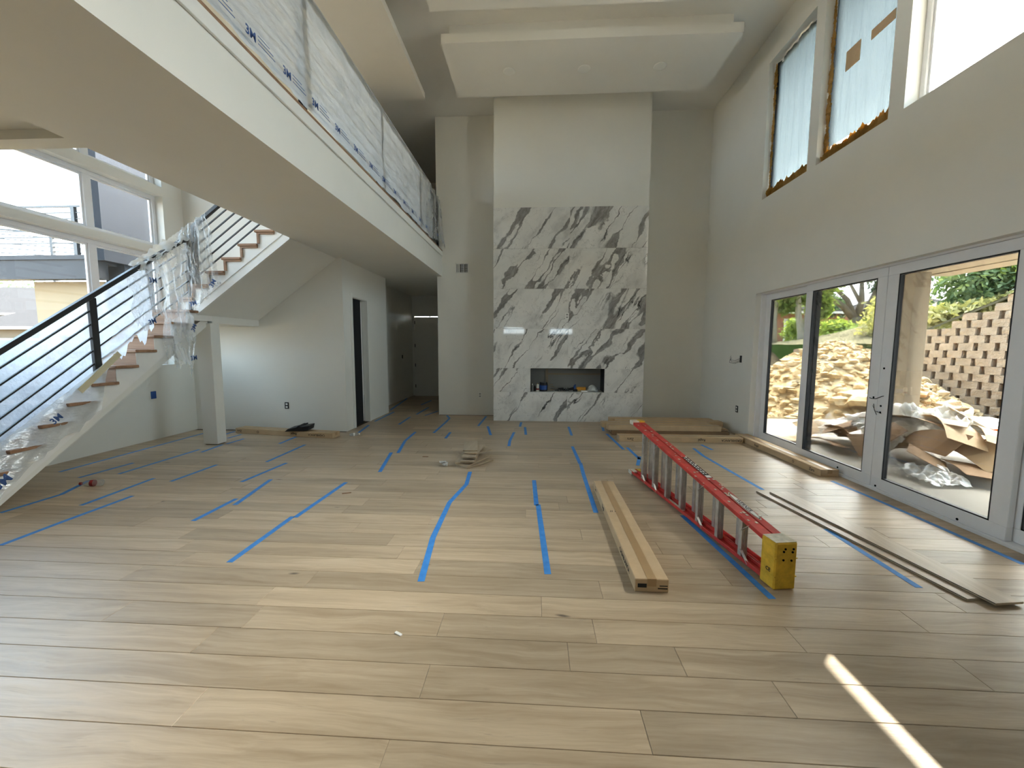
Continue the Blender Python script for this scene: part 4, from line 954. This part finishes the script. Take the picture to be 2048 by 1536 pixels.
build(MB().tube([(-.10, 0, .045), (-.04, 0, .05), (.02, 0, .065)], [.02, .026, .028], 10), 'drill_body', 'gasket_black', dr, world=False)
build(MB().tube([(.02, 0, .05), (.035, 0, .12), (.05, 0, .145)], [.022, .022, .026], 10), 'grip', 'blue_plastic', dr, world=False)
build(MB().box(.0, .09, -.035, .035, .0, .045), 'battery', 'gasket_black', dr, world=False, bevel=.006)
ob = thing('orange_box', 'orange carton lying right of the drill in the niche', 'box', (.98, 8.45, NZ+.001), -.05)
build(MB().box(-.10, .085, -.05, .05, .03, .088), 'carton_body', 'orange_card', ob, world=False, bevel=.003)
build(MB().box(-.09, .08, -.045, .045, .0, .029), 'carton_base', 'gold', ob, world=False)
o = build(MB().box(.96, 1.09, 8.33, 8.37, NZ+.001, NZ+.028), 'white_label_box', 'trim_white', bevel=.002); tag(o, 'small white packet in front of the orange carton in the niche', 'packet')
mb = sheet_mb([(1.09, 8.56, NZ+.05), (1.31, 8.56, NZ+.06), (1.32, 8.34, NZ+.012), (1.08, 8.34, NZ+.012)], 16, 14, .05, 41, (3, 3), out=(0, 0, 1))
for i, v_ in enumerate(mb.v):
    u = ((v_[0]-1.2)/.12); w_ = ((v_[1]-8.45)/.12); mb.v[i] = (v_[0], v_[1], max(NZ+.003, NZ+.003+.12*max(0, 1-u*u*.9-w_*w_*.9)+(v_[2]-NZ)*.35))
o = build(mb, 'plastic_bag', 'film_white', smooth=True); tag(o, 'crumpled clear plastic bag at the right end of the niche', 'bag')
# ================================================================== OUTSIDE
NR = np.random.default_rng(5)
P0 = Vector((11.12, 10.73, 0)); TD = Vector((-.208, .978, 0)); ND = Vector((.978, .208, 0)); GZ = -.25
def topz(t): return max(1.55, min(2.86, 2.62-.46*(t+.1)))
def hillz(t, s_):
    z = topz(t)+.06
    far = min(1, max(0, (t-5)/4))
    return z*(1-far)+1.58*far+(.30*min(s_, 6)+.04*max(0, s_-6))*(1-far)+.035*s_*far
def lowz(t, s_):
    k = min(1, max(0, (t-4.3)/3.2)); k = k*k*(3-2*k)
    side = min(1, max(0, (s_+17)/6))
    return GZ+(1.60-GZ)*k*side
def terrain(name, ts, ss, zf, mat, amp):
    mb = MB(); V_ = []
    for t in ts:
        for s_ in ss:
            p = P0+TD*t+ND*s_; V_.append((p.x, p.y, zf(t, s_)+amp*mnoise.noise(Vector((p.x*.9, p.y*.9, 0)))))
    n = len(ss); mb.add(V_, [(i*n+j, i*n+j+1, (i+1)*n+j+1, (i+1)*n+j) for i in range(len(ts)-1) for j in range(n-1)])
    o = build(mb, name, mat, smooth=True); o['kind'] = 'structure'; return o
ar = lambda a, b, d: [a+d*i for i in range(int((b-a)/d)+1)]
terrain('ground', ar(-60, -14, 6)+ar(-12, 14, .6)+ar(16, 90, 6), [-90, -70, -50, -40, -30, -24]+ar(-20, -.2, .6)+[.12], lowz, 'dirt', .0)
terrain('hillside', ar(-30, -8, 4)+ar(-7, 9, .5)+ar(10, 90, 5), [.13]+ar(.5, 8, .5)+[9, 11, 14, 18, 24, 40, 70], hillz, 'hill_soil', .06)
pt = build(MB().box(3.8, 8.2, -5, 9.25, -.2, -.06), 'patio', 'concrete', bevel=.01); pt['kind'] = 'structure'
# patio roof, beam and column
pr = build(MB().box(3.8, 6.93, -5, 7.32, 2.75, 3.02).box(6.93, 7.6, -5, 7.32, 3.08, 3.25).box(3.8, 7.6, 7.32, 9.35, 3.35, 3.5), 'patio_roof_and_sun_block', 'stucco'); pr['kind'] = 'structure'  # last box is an added slab, unseen, blocking sun from door and patio
build(MB().box(6.55, 6.93, -5, 7.32, 2.735, 2.749), 'beam_band', 'stucco', pr)
pc = build(MB().box(6.16, 6.42, 7.05, 7.30, -.06, 2.749), 'patio_column', 'stucco', bevel=.006); pc['kind'] = 'structure'
# retaining wall of split-face blocks
rw = thing('retaining_wall', 'stepped retaining wall of tan split-face blocks behind the patio', 'wall', P0+Vector((0, 0, GZ)))
CHh, BL = .195, .41
fill = MB(); nb = 0
rot = Matrix((TD, ND, Vector((0, 0, 1)))).transposed()
bls = []
for r_ in range(16):
    z0 = GZ-.04+r_*CHh; sb = .012*r_
    k = -9
    while k < 14:
        t0 = k*BL+(BL/2 if r_ % 2 else 0); k += 1
        if z0+CHh > topz(t0+BL/2)+.10: continue
        bls.append((r_, t0, z0, sb))
bls.sort(key=lambda b: abs(b[1]+.2))
shapes = []
for v in range(7):
    bm = bmesh.new(); bmesh.ops.create_cube(bm, size=1)
    for vv in bm.verts: vv.co = Vector((vv.co.x*(BL-.10), vv.co.y*.20, vv.co.z*(CHh-.006)))
    bmesh.ops.subdivide_edges(bm, edges=[e_ for e_ in bm.edges], cuts=1, use_grid_fill=True)
    for vv in bm.verts:
        if vv.co.y < -.09: vv.co.y += rnd.uniform(-.018, .012)
        if abs(vv.co.x) > .15: vv.co.x += rnd.uniform(-.006, .004)
    me = bpy.data.meshes.new('block'); bm.to_mesh(me); bm.free(); me.materials.append(MAT['block']); shapes.append(me)
inv = XF[rw.name].inverted(); joint = MB()
for i, (r_, t0, z0, sb) in enumerate(bls):
    c_ = P0+TD*(t0+BL/2)+ND*(sb+.10)+Vector((0, 0, z0+CHh/2)); c_.z = z0+CHh/2
    if i < 298:
        o = bpy.data.objects.new('block', shapes[i % 7]); COL.objects.link(o); o.parent = rw
        o.matrix_local = inv @ (Matrix.Translation(c_) @ rot.to_4x4())
        XF[o.name] = XF[rw.name].copy()
    else:
        fill.add([c_+rot @ Vector((x*(BL-.10)/2, y*.1, z*(CHh-.006)/2)) for z in (-1, 1) for y in (-1, 1) for x in (-1, 1)], [(0, 2, 3, 1), (4, 5, 7, 6), (0, 1, 5, 4), (2, 6, 7, 3), (0, 4, 6, 2), (1, 3, 7, 5)])
    joint.add([c_+rot @ Vector((x*BL/2, .06+y*.045, z*CHh/2)) for z in (-1, 1) for y in (-1, 1) for x in (-1, 1)], [(0, 2, 3, 1), (4, 5, 7, 6), (0, 1, 5, 4), (2, 6, 7, 3), (0, 4, 6, 2), (1, 3, 7, 5)])
if fill.v: o = build(fill, 'block_field', 'block', rw); o['kind'] = 'stuff'
o = build(joint, 'wall_core', 'block_dark', rw); o['kind'] = 'stuff'
# the heap of excavated rubble: one countless mass of lumps on a mound
HC = Vector((8.75, 12.3, GZ))
def heapz(x, y):
    d = Vector((x, y, 0))-Vector((HC.x, HC.y, 0)); r_ = math.hypot(d.x/3.3, d.y/2.7)
    return 2.02*max(0, 1-r_**1.25)+.05*mnoise.noise(Vector((x, y, 2)))
mb = MB(); N = 46; V_ = []
for i in range(N+1):
    for j in range(N+1):
        x = HC.x-3.6+7.2*i/N; y = HC.y-3.1+6.2*j/N; V_.append((x, y, GZ-.06+heapz(x, y)))
mb.add(V_, [(i*(N+1)+j, i*(N+1)+j+1, (i+1)*(N+1)+j+1, (i+1)*(N+1)+j) for i in range(N) for j in range(N)])
for k in range(3000):
    a = rnd.uniform(0, 2*PI); q = math.sqrt(rnd.random())*1.08
    x = HC.x+math.cos(a)*3.3*q; y = HC.y+math.sin(a)*2.7*q
    if y > HC.y+1.4: continue
    s = .028+.10*rnd.random()**3.4
    mb.ico((x, y, GZ-.06+heapz(x, y)+s*.35), s, 1, k, .55, flat=(1.2, 1.0, .85))
hp = build(mb, 'rubble_heap', 'rock', smooth=False); tag(hp, 'heap of sandy yellow excavated rubble beyond the patio', 'rubble', None, 'stuff')
mb = MB()
for k in range(420):
    x = rnd.uniform(6.3, 11.0); y = rnd.uniform(8.2, 12.4); s = .012+.05*rnd.random()**3
    if (Vector((x, y, 0))-P0).dot(ND) < -.2 and (x > 8.2 or y > 9.3): mb.ico((x, y, GZ+s*.2), s, 1, k, .5, flat=(1.3, 1, .6))
sc_ = build(mb, 'scattered_rubble', 'rock'); tag(sc_, 'small loose stones scattered over the dirt between heap and wall', 'rubble', None, 'stuff')
for i, (x, y, s, lab) in enumerate([(9.35, 10.35, .20, 'large tan boulder in front of the retaining wall, left one'), (9.95, 10.15, .24, 'long tan boulder in front of the retaining wall, middle one'), (8.85, 10.75, .22, 'tan boulder at the right foot of the rubble heap'),
        (10.5, 10.3, .15, 'small flat boulder lying close to the retaining wall'), (8.15, 10.1, .40, 'big pale slab-like rock low on the rubble heap front'), (7.6, 10.3, .22, 'round yellow rock low on the rubble heap, left')]):
    o = build(MB().ico((x, y, GZ+s*.4+heapz(x, y)*.9), s, 2, i+7, .4, flat=(1.5, .9, .6)), 'boulder', 'rock'); tag(o, lab, 'rock', 'loose boulders at the rubble heap')
o = build(MB().tube([(8.55, 10.2, GZ+.10), (9.0, 10.55, GZ+.24)], .055, 14), 'pipe_offcut', 'trim_white'); tag(o, 'white plastic pipe end lying beside the patio column', 'pipe')
o = build(MB().lathe([(.05, 0), (.055, .01), (.055, .14), (.04, .15)], n=14, M=Matrix.Translation((11.1, 9.95, GZ+.16)) @ Matrix.Rotation(1.2, 4, 'Y')), 'plastic_jug', 'white_plastic'); tag(o, 'small white bottle lying on the dirt at the foot of the block wall', 'bottle')
# orange bin
bn = thing('orange_bin', 'bright orange plastic bin standing on the dirt beyond the trash', 'bin', (9.55, 9.15, GZ), .25)
W_, D_, H_ = .27, .20, .27
mb = MB()
for (x0, x1, y0, y1) in ((-W_, W_, -D_, -D_+.012), (-W_, W_, D_-.012, D_), (-W_, -W_+.012, -D_, D_), (W_-.012, W_, -D_, D_)): mb.box(x0, x1, y0, y1, .012, H_)
mb.box(-W_, W_, -D_, D_, 0, .012); build(mb, 'bin_body', 'bin_orange', bn, world=False)
mb = MB()
for (x0, x1, y0, y1) in ((-W_-.025, W_+.025, -D_-.025, -D_), (-W_-.025, W_+.025, D_, D_+.025), (-W_-.025, -W_, -D_, D_), (W_, W_+.025, -D_, D_)): mb.box(x0, x1, y0, y1, H_-.05, H_+.004)
build(mb, 'rim', 'bin_orange', bn, world=False)
for x in (-.16, 0, .16): build(MB().box(x-.01, x+.01, -D_-.012, -D_, .02, H_-.05), 'rib', 'bin_orange', bn, world=False)
# the trash pile on the patio: bent cardboard pieces and film
def board(c_, size, rot_, bend, mat, label, cat='cardboard', grp='flattened cartons in the trash pile', nm='cardboard_sheet'):
    l, w2 = size; mb = MB(); n = 6; V_ = []
    for h in (0, .005):
        for i in range(n+1):
            u = (i/n-.5); zz = bend*(4*u*u-1)*-1 if bend >= 0 else abs(bend)*max(0, abs(u)*2-.4)
            for s in (-1, 1): V_.append((u*l, s*w2/2, zz+h))
    k = 2*(n+1); fs = []
    for i in range(n):
        a = 2*i; fs += [(a, a+1, a+3, a+2), (k+a, k+a+2, k+a+3, k+a+1), (a, a+2, k+a+2, k+a), (a+1, k+a+1, k+a+3, a+3)]
    fs += [(0, k, k+1, 1), (2*n, 2*n+1, k+2*n+1, k+2*n)]
    R_ = Matrix.Rotation(rot_[2], 4, 'Z') @ Matrix.Rotation(rot_[1], 4, 'Y') @ Matrix.Rotation(rot_[0], 4, 'X')
    mb.add([R_ @ Vector(v) for v in V_], fs)
    zmin = min(v[2] for v in mb.v)
    mb.v = [(v[0]+c_[0], v[1]+c_[1], max(-.058, v[2]+c_[2])) for v in mb.v]
    o = build(mb, nm, mat); tag(o, label, cat, grp); return o
pr_ = random.Random(11)
adj = ['torn', 'folded', 'long', 'crushed', 'curled', 'flat', 'bent', 'ragged']
plc = ['under the white film', 'at the left foot of the trash pile', 'in the middle of the trash pile', 'at the right end of the trash pile', 'low at the front of the trash pile', 'on top of the trash pile', 'deep inside the trash pile', 'behind the trash pile']
cb = [  # x, y, z, length, width, rx, ry, rz, bend, dark
 (4.95, 7.2, .10, .9, .35, .5, .1, .3, .1, 0), (5.15, 6.9, .16, 1.0, .4, -.5, .15, .7, .12, 1), (4.85, 6.5, .12, .8, .3, .7, -.1, 1.4, .1, 1), (5.35, 6.6, .28, 1.1, .4, .3, .2, 1.2, .1, 0),
 (5.2, 6.2, .18, .9, .5, -.8, .1, 1.0, .12, 1), (4.85, 6.05, .08, .7, .35, .9, .2, .4, .08, 1), (5.55, 6.2, .36, 1.2, .4, .2, .05, 1.8, .15, 0), (5.6, 5.7, .40, 1.1, .4, .35, -.1, 1.1, .14, 0),
 (5.3, 5.7, .22, .9, .45, -.6, .2, 1.6, .1, 1), (5.9, 5.9, .42, 1.3, .22, .1, .18, .75, .1, 0), (5.95, 5.45, .34, 1.0, .45, .3, 0, 1.0, .12, 0), (5.1, 5.5, .10, .9, .4, .5, .1, .9, .08, 1),
 (5.6, 5.3, .20, .9, .4, -.4, -.1, 1.3, .1, 0), (6.2, 5.5, .22, 1.1, .4, .25, .1, .6, .1, 0), (6.0, 5.1, .12, .9, .3, .1, .05, 1.0, .06, 0), (5.3, 5.15, .06, .8, .35, .1, 0, 1.2, .05, 1),
 (6.3, 6.2, .48, .7, .5, .6, .2, .9, .05, 0), (6.15, 6.7, .40, .8, .4, .4, .1, .5, .05, 0), (4.55, 7.05, .0, .7, .25, .05, .0, .4, .02, 0), (4.72, 6.62, .02, .8, .2, .2, .05, 1.3, .03, 1),
 (5.75, 4.95, .03, .6, .2, .05, 0, .7, .02, 0), (6.4, 5.2, .08, .8, .3, .3, .1, .8, .06, 1)]
for i, (x, y, z, l, w2, a, b, c_, bd_, dk) in enumerate(cb):
    board((x, y, z), (l, w2), (a, b, c_), bd_, 'cardboard_dark' if dk else 'cardboard', '%s %s cardboard %s' % (adj[i % 8], 'dark brown' if dk else 'tan', plc[(i*3+i//8) % 8]))
def trash_film(cs, amp, seed, label, nu=30, nv=26, mat='film_white', out=(0, 0, 1)):
    mb = sheet_mb(cs, nu, nv, amp, seed, (4, 4), out=out); mb.v = [(v[0], v[1], max(-.055, v[2])) for v in mb.v]
    return tag(build(mb, 'plastic_film', mat, smooth=True), label, 'plastic sheet', 'film thrown on the trash pile')
trash_film([(5.15, 6.95, .48), (6.3, 6.55, .62), (5.75, 5.75, .38), (4.95, 6.25, .24)], .17, 51, 'big crumpled white film on top of the trash pile')
trash_film([(5.8, 6.75, .55), (6.35, 6.15, .62), (5.95, 5.75, .46), (5.5, 6.2, .44)], .20, 52, 'glossy bulging white film on the right of the pile top')
trash_film([(4.85, 7.35, .26), (5.45, 6.95, .44), (5.1, 6.5, .30), (4.7, 6.9, .06)], .12, 53, 'white film corner sticking up on the left of the pile', mat='film')
trash_film([(5.05, 6.1, .26), (5.2, 5.85, .30), (4.75, 5.75, -.05), (4.65, 5.95, -.05)], .06, 54, 'white film hanging down beside the middle door stile', mat='film_white')
trash_film([(5.85, 5.75, .50), (6.6, 5.55, .36), (6.5, 5.15, .26), (5.75, 5.3, .38)], .07, 55, 'pale film strip arching over the right end of the pile')
trash_film([(5.6, 5.45, .40), (5.75, 5.35, .40), (6.05, 4.95, -.05), (5.88, 4.87, -.05)], .03, 56, 'narrow film ribbon sliding down to the patio at the right', 8, 24, 'film')
trash_film([(4.62, 5.35, .03), (5.0, 5.2, .10), (5.0, 4.75, .0), (4.55, 4.75, -.03)], .08, 57, 'bright white film lying flat on the patio near the door')
trash_film([(4.45, 5.6, .08), (4.65, 5.5, .18), (4.75, 5.15, .02), (4.5, 5.2, -.03)], .05, 58, 'clear film bag lying at the front of the pile', mat='film')
trash_film([(6.2, 6.4, .58), (6.75, 6.1, .52), (6.6, 5.8, .42), (6.1, 5.95, .44)], .05, 59, 'flat white film edge at the right of the pile top')
# plants ------------------------------------------------------------------
def leaves(name, mat, blobs, n, size, parent=None, label=None, cat=None, group=None):
    """blobs: (centre, radii, weight)"""
    wts = np.array([b[2] for b in blobs], float); wts /= wts.sum(); pick = NR.choice(len(blobs), n, p=wts)
    c_ = np.array([b[0] for b in blobs], float)[pick]; r_ = np.array([b[1] for b in blobs], float)[pick]
    d = NR.normal(size=(n, 3)); d /= np.linalg.norm(d, axis=1)[:, None]
    rad = NR.uniform(.45, 1.0, n)[:, None]**.6*(1+.18*NR.normal(size=(n, 1)))
    P = c_+d*r_*rad
    a = NR.normal(size=(n, 3)); a /= np.linalg.norm(a, axis=1)[:, None]; b = np.cross(a, NR.normal(size=(n, 3))); b /= np.linalg.norm(b, axis=1)[:, None]
    s = (size*NR.uniform(.6, 1.4, n))[:, None]
    V_ = np.stack([P-a*s, P+b*s*.45, P+a*s, P-b*s*.45], 1).reshape(-1, 3)
    org = np.zeros(3)
    if parent is None: org = np.array([c_[:, 0].mean(), c_[:, 1].mean(), V_[:, 2].min()])
    else: org = np.array(XF[parent.name].translation)
    me = bpy.data.meshes.new(name); me.vertices.add(len(V_)); me.vertices.foreach_set('co', (V_-org).astype(np.float32).ravel())
    me.loops.add(4*n); me.loops.foreach_set('vertex_index', np.arange(4*n, dtype=np.int32)); me.polygons.add(n)
    me.polygons.foreach_set('loop_start', np.arange(0, 4*n, 4, dtype=np.int32)); me.polygons.foreach_set('loop_total', np.full(n, 4, np.int32))
    me.update(); me.validate(); me.materials.append(MAT[mat])
    o = bpy.data.objects.new(name, me); COL.objects.link(o)
    if parent is None: o.location = org; tag(o, label, cat, group)
    else: o.parent = parent; o['kind'] = 'stuff'
    return o
def tree(name, label, base, limbs, blobs, n, size, mat, barkm='bark', group=None):
    g = thing(name, label, 'tree', base, 0, group); B = Vector(base)
    mb = MB()
    for pts, r1, r2 in limbs: mb.tube([B+Vector(p) for p in pts], [r1+(r2-r1)*i/(len(pts)-1) for i in range(len(pts))], 9)
    build(mb, 'trunk', barkm, g, smooth=True)
    leaves('foliage', mat, [(B+Vector(c_), r_, w_) for c_, r_, w_ in blobs], n, size, g); return g
tree('street_tree', 'slender pale-barked tree at the far left of the patio door view', (11.3, 20.0, 1.4), [([(0, 0, 0), (-.05, 0, 1.5), (.05, 0, 3.2), (.3, 0, 5)], .20, .10)], [((.2, 0, 3.4), (1.0, 1.3, 1.3), 1), ((.55, .2, 2.2), (.5, .6, .5), .35)], 2600, .13, 'leaf_bright', 'bark_pale')
tree('forked_tree', 'forked pale-barked tree seen through the leftmost door panel', (12.35, 19.6, 1.45), [([(0, 0, -.2), (.0, 0, .6), (-.20, 0, 1.6), (-.35, 0, 3.4)], .19, .10), ([(0, 0, .4), (.18, 0, 1.2), (.25, 0, 2.2), (.35, 0, 3.6)], .15, .09)], [((.35, 0, 3.2), (1.0, 1.2, 1.2), 1), ((.7, 0, 1.9), (.45, .6, .5), .3), ((-.35, .5, 2.2), (.4, .5, .4), .25)], 2800, .13, 'leaf_bright', 'bark_pale')
tree('live_oak', 'dark spreading live oak seen through the second door panel', (18.9, 25.0, 1.9), [([(0, 0, 0), (-.1, 0, .8), (-.2, 0, 1.4)], .36, .30), ([(-.15, 0, 1.2), (-.9, 0, 2.0), (-1.9, 0, 2.7), (-3.0, .1, 3.3)], .22, .06), ([(-.2, 0, 1.3), (-.7, 0, 2.4), (-1.5, .1, 3.2), (-2.6, 0, 3.9)], .17, .05), ([(-.1, 0, 1.3), (.1, 0, 2.4), (.0, 0, 3.8)], .20, .08), ([(0, 0, .9), (.5, 0, 1.9), (.9, 0, 3.0), (1.3, 0, 4.2)], .24, .08), ([(.0, 0, 2.3), (-.6, 0, 3.3), (-.8, 0, 4.2)], .10, .04)],
     [((-2.8, 0, 3.7), (1.0, .8, .35), .5), ((-.4, 0, 4.3), (1.9, 1.5, .7), 1.2), ((1.5, 0, 4.0), (1.2, 1.2, .8), 1), ((-1.5, .3, 3.3), (.6, .6, .2), .15), ((1.2, 0, 3.1), (.5, .5, .35), .2)], 3600, .13, 'leaf_dark')
def bush(label, c_, r_, n, size, mat, group='bushes beyond the patio', blobs=None): return leaves('bush', mat, blobs or [(c_, r_, 1), ((c_[0]+r_[0]*.3, c_[1], c_[2]+r_[2]*.5), (r_[0]*.6, r_[1]*.6, r_[2]*.5), .5)], n, size, None, label, 'bush', group)
bush('rounded bright green bush behind the rubble heap, left', (14.6, 21.0, 1.9), (1.1, 1.0, 1.0), 2600, .09, 'leaf_bright')
bush('rounded green bush behind the rubble heap, centre', (15.2, 20.0, 1.7), (1.0, .9, .8), 2200, .09, 'leaf_mid')
bush('small clipped yellow-green bush under the live oak', (17.8, 22.6, 2.6), (.75, .7, .55), 1400, .08, 'leaf_bright')
bush('grey-green shrub right behind the top of the rubble heap', (13.2, 17.4, 1.7), (1.0, .8, .65), 2200, .08, 'leaf_mid')
bush('dry pale shrub leaning over the far blocks of the wall', (12.2, 14.5, 2.15), (.85, .9, .75), 3000, .08, 'leaf_dry')
bush('dry straw-coloured shrub on the slope beside the far wall end', (13.3, 15.8, 2.7), (.9, 1.0, .9), 2400, .09, 'leaf_dry')
bush('dark clump of shrubs at the foot of the brick house', (13.6, 27.5, 2.2), (1.8, .8, .8), 1400, .12, 'leaf_dark')
bush('yellow-green shrub beside the forked tree', (13.4, 22.0, 2.2), (.5, .5, .8), 900, .09, 'leaf_bright')
bush('blue-green tree crown far behind the live oak', (20.8, 31.0, 4.2), (1.5, 1.5, 1.0), 1600, .16, 'leaf_dark')
# thicket on the slope above the block wall
th = [('dark evergreen shrub on the slope right behind the patio column', (13.0, 12.7, 3.5), (1.0, 1.0, 1.1), 'leaf_mid'), ('broad green shrub in the thicket above the block wall', (14.2, 12.9, 4.1), (1.2, 1.2, 1.3), 'leaf_dark'),
      ('rusty tinted shrub in the middle of the thicket', (14.3, 12.0, 4.2), (.8, .8, .7), 'leaf_rust'), ('glossy dark shrub in the thicket near the right door edge', (15.4, 11.4, 5.0), (1.3, 1.3, 1.3), 'leaf_dark'),
      ('bright leafy shrub at the top of the thicket', (15.8, 12.9, 5.3), (1.5, 1.5, 1.2), 'leaf_mid'), ('green shrub filling the left of the thicket top', (14.6, 14.2, 4.9), (1.5, 1.4, 1.2), 'leaf_mid'),
      ('pale green shrub behind the grass on the slope', (13.4, 11.6, 3.7), (.7, .8, .5), 'leaf_bright'), ('deep green shrub at the far right of the thicket', (16.6, 11.0, 5.4), (1.4, 1.4, 1.4), 'leaf_dark'), ('tall shrub closing the thicket under the patio beam', (17.0, 13.5, 6.0), (2.0, 2.0, 1.4), 'leaf_mid')]
for lab, c_, r_, m_ in th: bush(lab, c_, r_, 4200, .09, m_, 'thicket above the block wall')
lf_ = leaves('dry_grass', 'leaf_dry', [((12.1+.5*k, 12.6-.55*k, 2.45+.17*k), (.75, .75, .28), 1) for k in range(5)], 5200, .11, None, 'dry straw-coloured grass growing along the top of the block wall', 'grass'); lf_['kind'] = 'stuff'
tree('tall_tree', 'tall feathery tree whose top shows in the nearest upper window', (15.6, 15.3, 3.0), [([(0, 0, 0), (.1, .1, 4), (.0, .2, 7.0)], .22, .06)], [((0, .2, 7.3), (1.0, 1.0, .9), 1), ((.1, .1, 6.2), (1.2, 1.2, .8), .7)], 900, .10, 'leaf_mid')
tree('tall_tree', 'second tall tree just peeping over the sill of the nearest upper window', (17.4, 14.2, 3.2), [([(0, 0, 0), (.1, .1, 4), (.1, .1, 7.6)], .22, .06)], [((.2, .1, 8.2), (.9, .9, 1.0), 1)], 700, .10, 'leaf_mid')
# lawn, street and the brick house to the right
ln = build(MB().box(7.5, 14.0, 18.2, 23.2, -.4, 1.68), 'lawn', 'lawn'); ln['kind'] = 'structure'
rd = build(MB().box(9, 30, 23.4, 25.4, 1.6, 1.78), 'street', 'road'); rd['kind'] = 'structure'
def house(label, loc, rotz, W_, D_, H_, RH, wallm, roofm, wins, name='house', grp=None):
    g = thing(name, label, 'house', loc, rotz, grp)
    build(MB().box(-W_/2, W_/2, -D_/2, D_/2, 0, H_), 'wall', wallm, g, world=False)
    e_ = .45; x0, x1, y0, y1 = -W_/2-e_, W_/2+e_, -D_/2-e_, D_/2+e_; rx = max(.0, (W_-D_)/2)
    V_ = [(x0, y0, H_), (x1, y0, H_), (x1, y1, H_), (x0, y1, H_), (-rx-.01, 0, H_+RH), (rx+.01, 0, H_+RH)]
    build(MB().add(V_, [(0, 1, 5, 4), (1, 2, 5), (2, 3, 4, 5), (3, 0, 4), (3, 2, 1, 0)]), 'roof', roofm, g, world=False)
    build(MB().box(x0, x1, y0-.02, y0+.02, H_-.14, H_+.02).box(x0, x1, y1-.02, y1+.02, H_-.14, H_+.02).box(x0-.02, x0+.02, y0, y1, H_-.14, H_+.02).box(x1-.02, x1+.02, y0, y1, H_-.14, H_+.02), 'eave', 'trim_white', g, world=False)
    for (x, z, ww, hh, side) in wins:
        if side == 'f':
            f = build(MB().box(x-ww/2-.12, x+ww/2+.12, -D_/2-.06, -D_/2, z-.12, z+hh+.12), 'window', 'trim_white', g, world=False); build(MB().box(x-ww/2, x+ww/2, -D_/2-.075, -D_/2-.061, z, z+hh), 'pane', 'dark_glass', f, world=False)
        else:
            f = build(MB().box(W_/2, W_/2+.06, x-ww/2-.12, x+ww/2+.12, z-.12, z+hh+.12), 'window', 'trim_white', g, world=False); build(MB().box(W_/2+.061, W_/2+.075, x-ww/2, x+ww/2, z, z+hh), 'pane', 'dark_glass', f, world=False)
    return g
house('red brick house with a tall window behind the forked trees', (16.6, 33.0, 1.4), .1, 9.0, 7, 2.6, 1.6, 'brick_wall', 'shingle', [(-1.6, .3, 1.2, 1.9, 'f'), (1.2, .4, 1.3, 1.6, 'f')])
house('brick house with a grey roof behind the live oak', (27.4, 33.0, 2.2), -.1, 4.6, 5, 2.2, 1.4, 'brick_wall', 'shingle', [(-1.0, .5, 1.0, 1.3, 'f'), (1.1, .5, 1.0, 1.3, 'f')])
# ---------------- left side: the grey wing, its balcony and the neighbours
gw = build(MB().box(-9.20, -9.0, 8.15, 14.0, 3.30, 7.2).box(-9.5, -9.05, 8.6, 14.0, -.3, 3.298), 'wing_wall', 'wall_grey'); gw['kind'] = 'structure'
fb = build(MB().box(-17.0, -9.21, 8.20, 8.40, 2.93, 3.36).box(-17, -9.21, 8.40, 9.9, 3.25, 3.36), 'wing_balcony', 'fascia_grey'); fb['kind'] = 'structure'
build(MB().box(-17.0, -9.21, 8.17, 8.20, 3.33, 3.42), 'coping', 'fascia_grey', fb)
tw = build(MB().box(-11.16, -9.51, 8.55, 12.0, -.3, 2.928), 'wing_wall', 'stucco_tan'); tw['kind'] = 'structure'
rg = thing('wing_railing', 'black horizontal-bar railing on the grey balcony outside the left windows', 'railing', (-13, 8.3, 3.42))
build(MB().box(-17, -9.21, 8.285, 8.325, 4.43, 4.465), 'top_rail', 'black_metal', rg)
build(MB().box(-12.9, -12.86, 8.3, 13, 4.43, 4.465), 'top_rail', 'black_metal', rg)
for i in range(6):
    z = 4.31-.125*i; build(MB().box(-17, -9.21, 8.295, 8.315, z, z+.02), 'bar', 'black_metal', rg)
for x in (-16.2, -13.0, -9.77): build(MB().box(x-.04, x+.04, 8.27, 8.34, 3.361, 4.43), 'post', 'black_metal', rg)
rg = thing('wing_railing', 'black railing along the far outer edge of the grey balcony', 'railing', (-13, 10.8, 2.9))
a, b = Vector((-17.5, 8.6, 4.55)), Vector((-9.6, 12.2, 4.55))
build(MB().bar(a, b, .035, .035), 'top_rail', 'black_metal', rg)
for i in range(7): d = Vector((0, 0, -.12*(i+1))); build(MB().bar(a+d, b+d, .02, .02), 'bar', 'black_metal', rg)
for t in (.1, .55, .93): p = a.lerp(b, t); build(MB().box(p.x-.035, p.x+.035, p.y-.035, p.y+.035, 2.9, 4.53), 'post', 'black_metal', rg)
house('beige house with pale shingle hip roof far outside the left windows', (-41.5, 31.5, -.3), .15, 12, 8, 4.1, 2.4, 'siding', 'shingle', [(2.0, .9, 1.6, 1.5, 'f'), (-1.5, .9, 1.4, 1.3, 'f'), (0, .9, 1.2, 1.4, 's')])
house('lower beige garage wing of the far left house', (-32.5, 25.5, -.3), .15, 4.5, 4.5, 2.9, 1.5, 'siding', 'shingle', [(0, .3, 3.2, 1.8, 'f')])
lt = thing('hill_trees', 'dense bright green tree behind the far left house roof', 'tree', (-48, 40, 0))
build(MB().tube([(-48, 40, 0), (-48, 40, 4)], .4, 8), 'trunk', 'bark', lt); leaves('foliage', 'leaf_dark', [((-52, 40, 6.2), (5, 3, 2.0), 1), ((-45, 39, 5.6), (4, 3, 1.8), 1), ((-59, 42, 5.8), (5, 3, 2.0), 1), ((-39, 40, 5.3), (4, 3, 1.6), .8)], 5200, .28, lt)
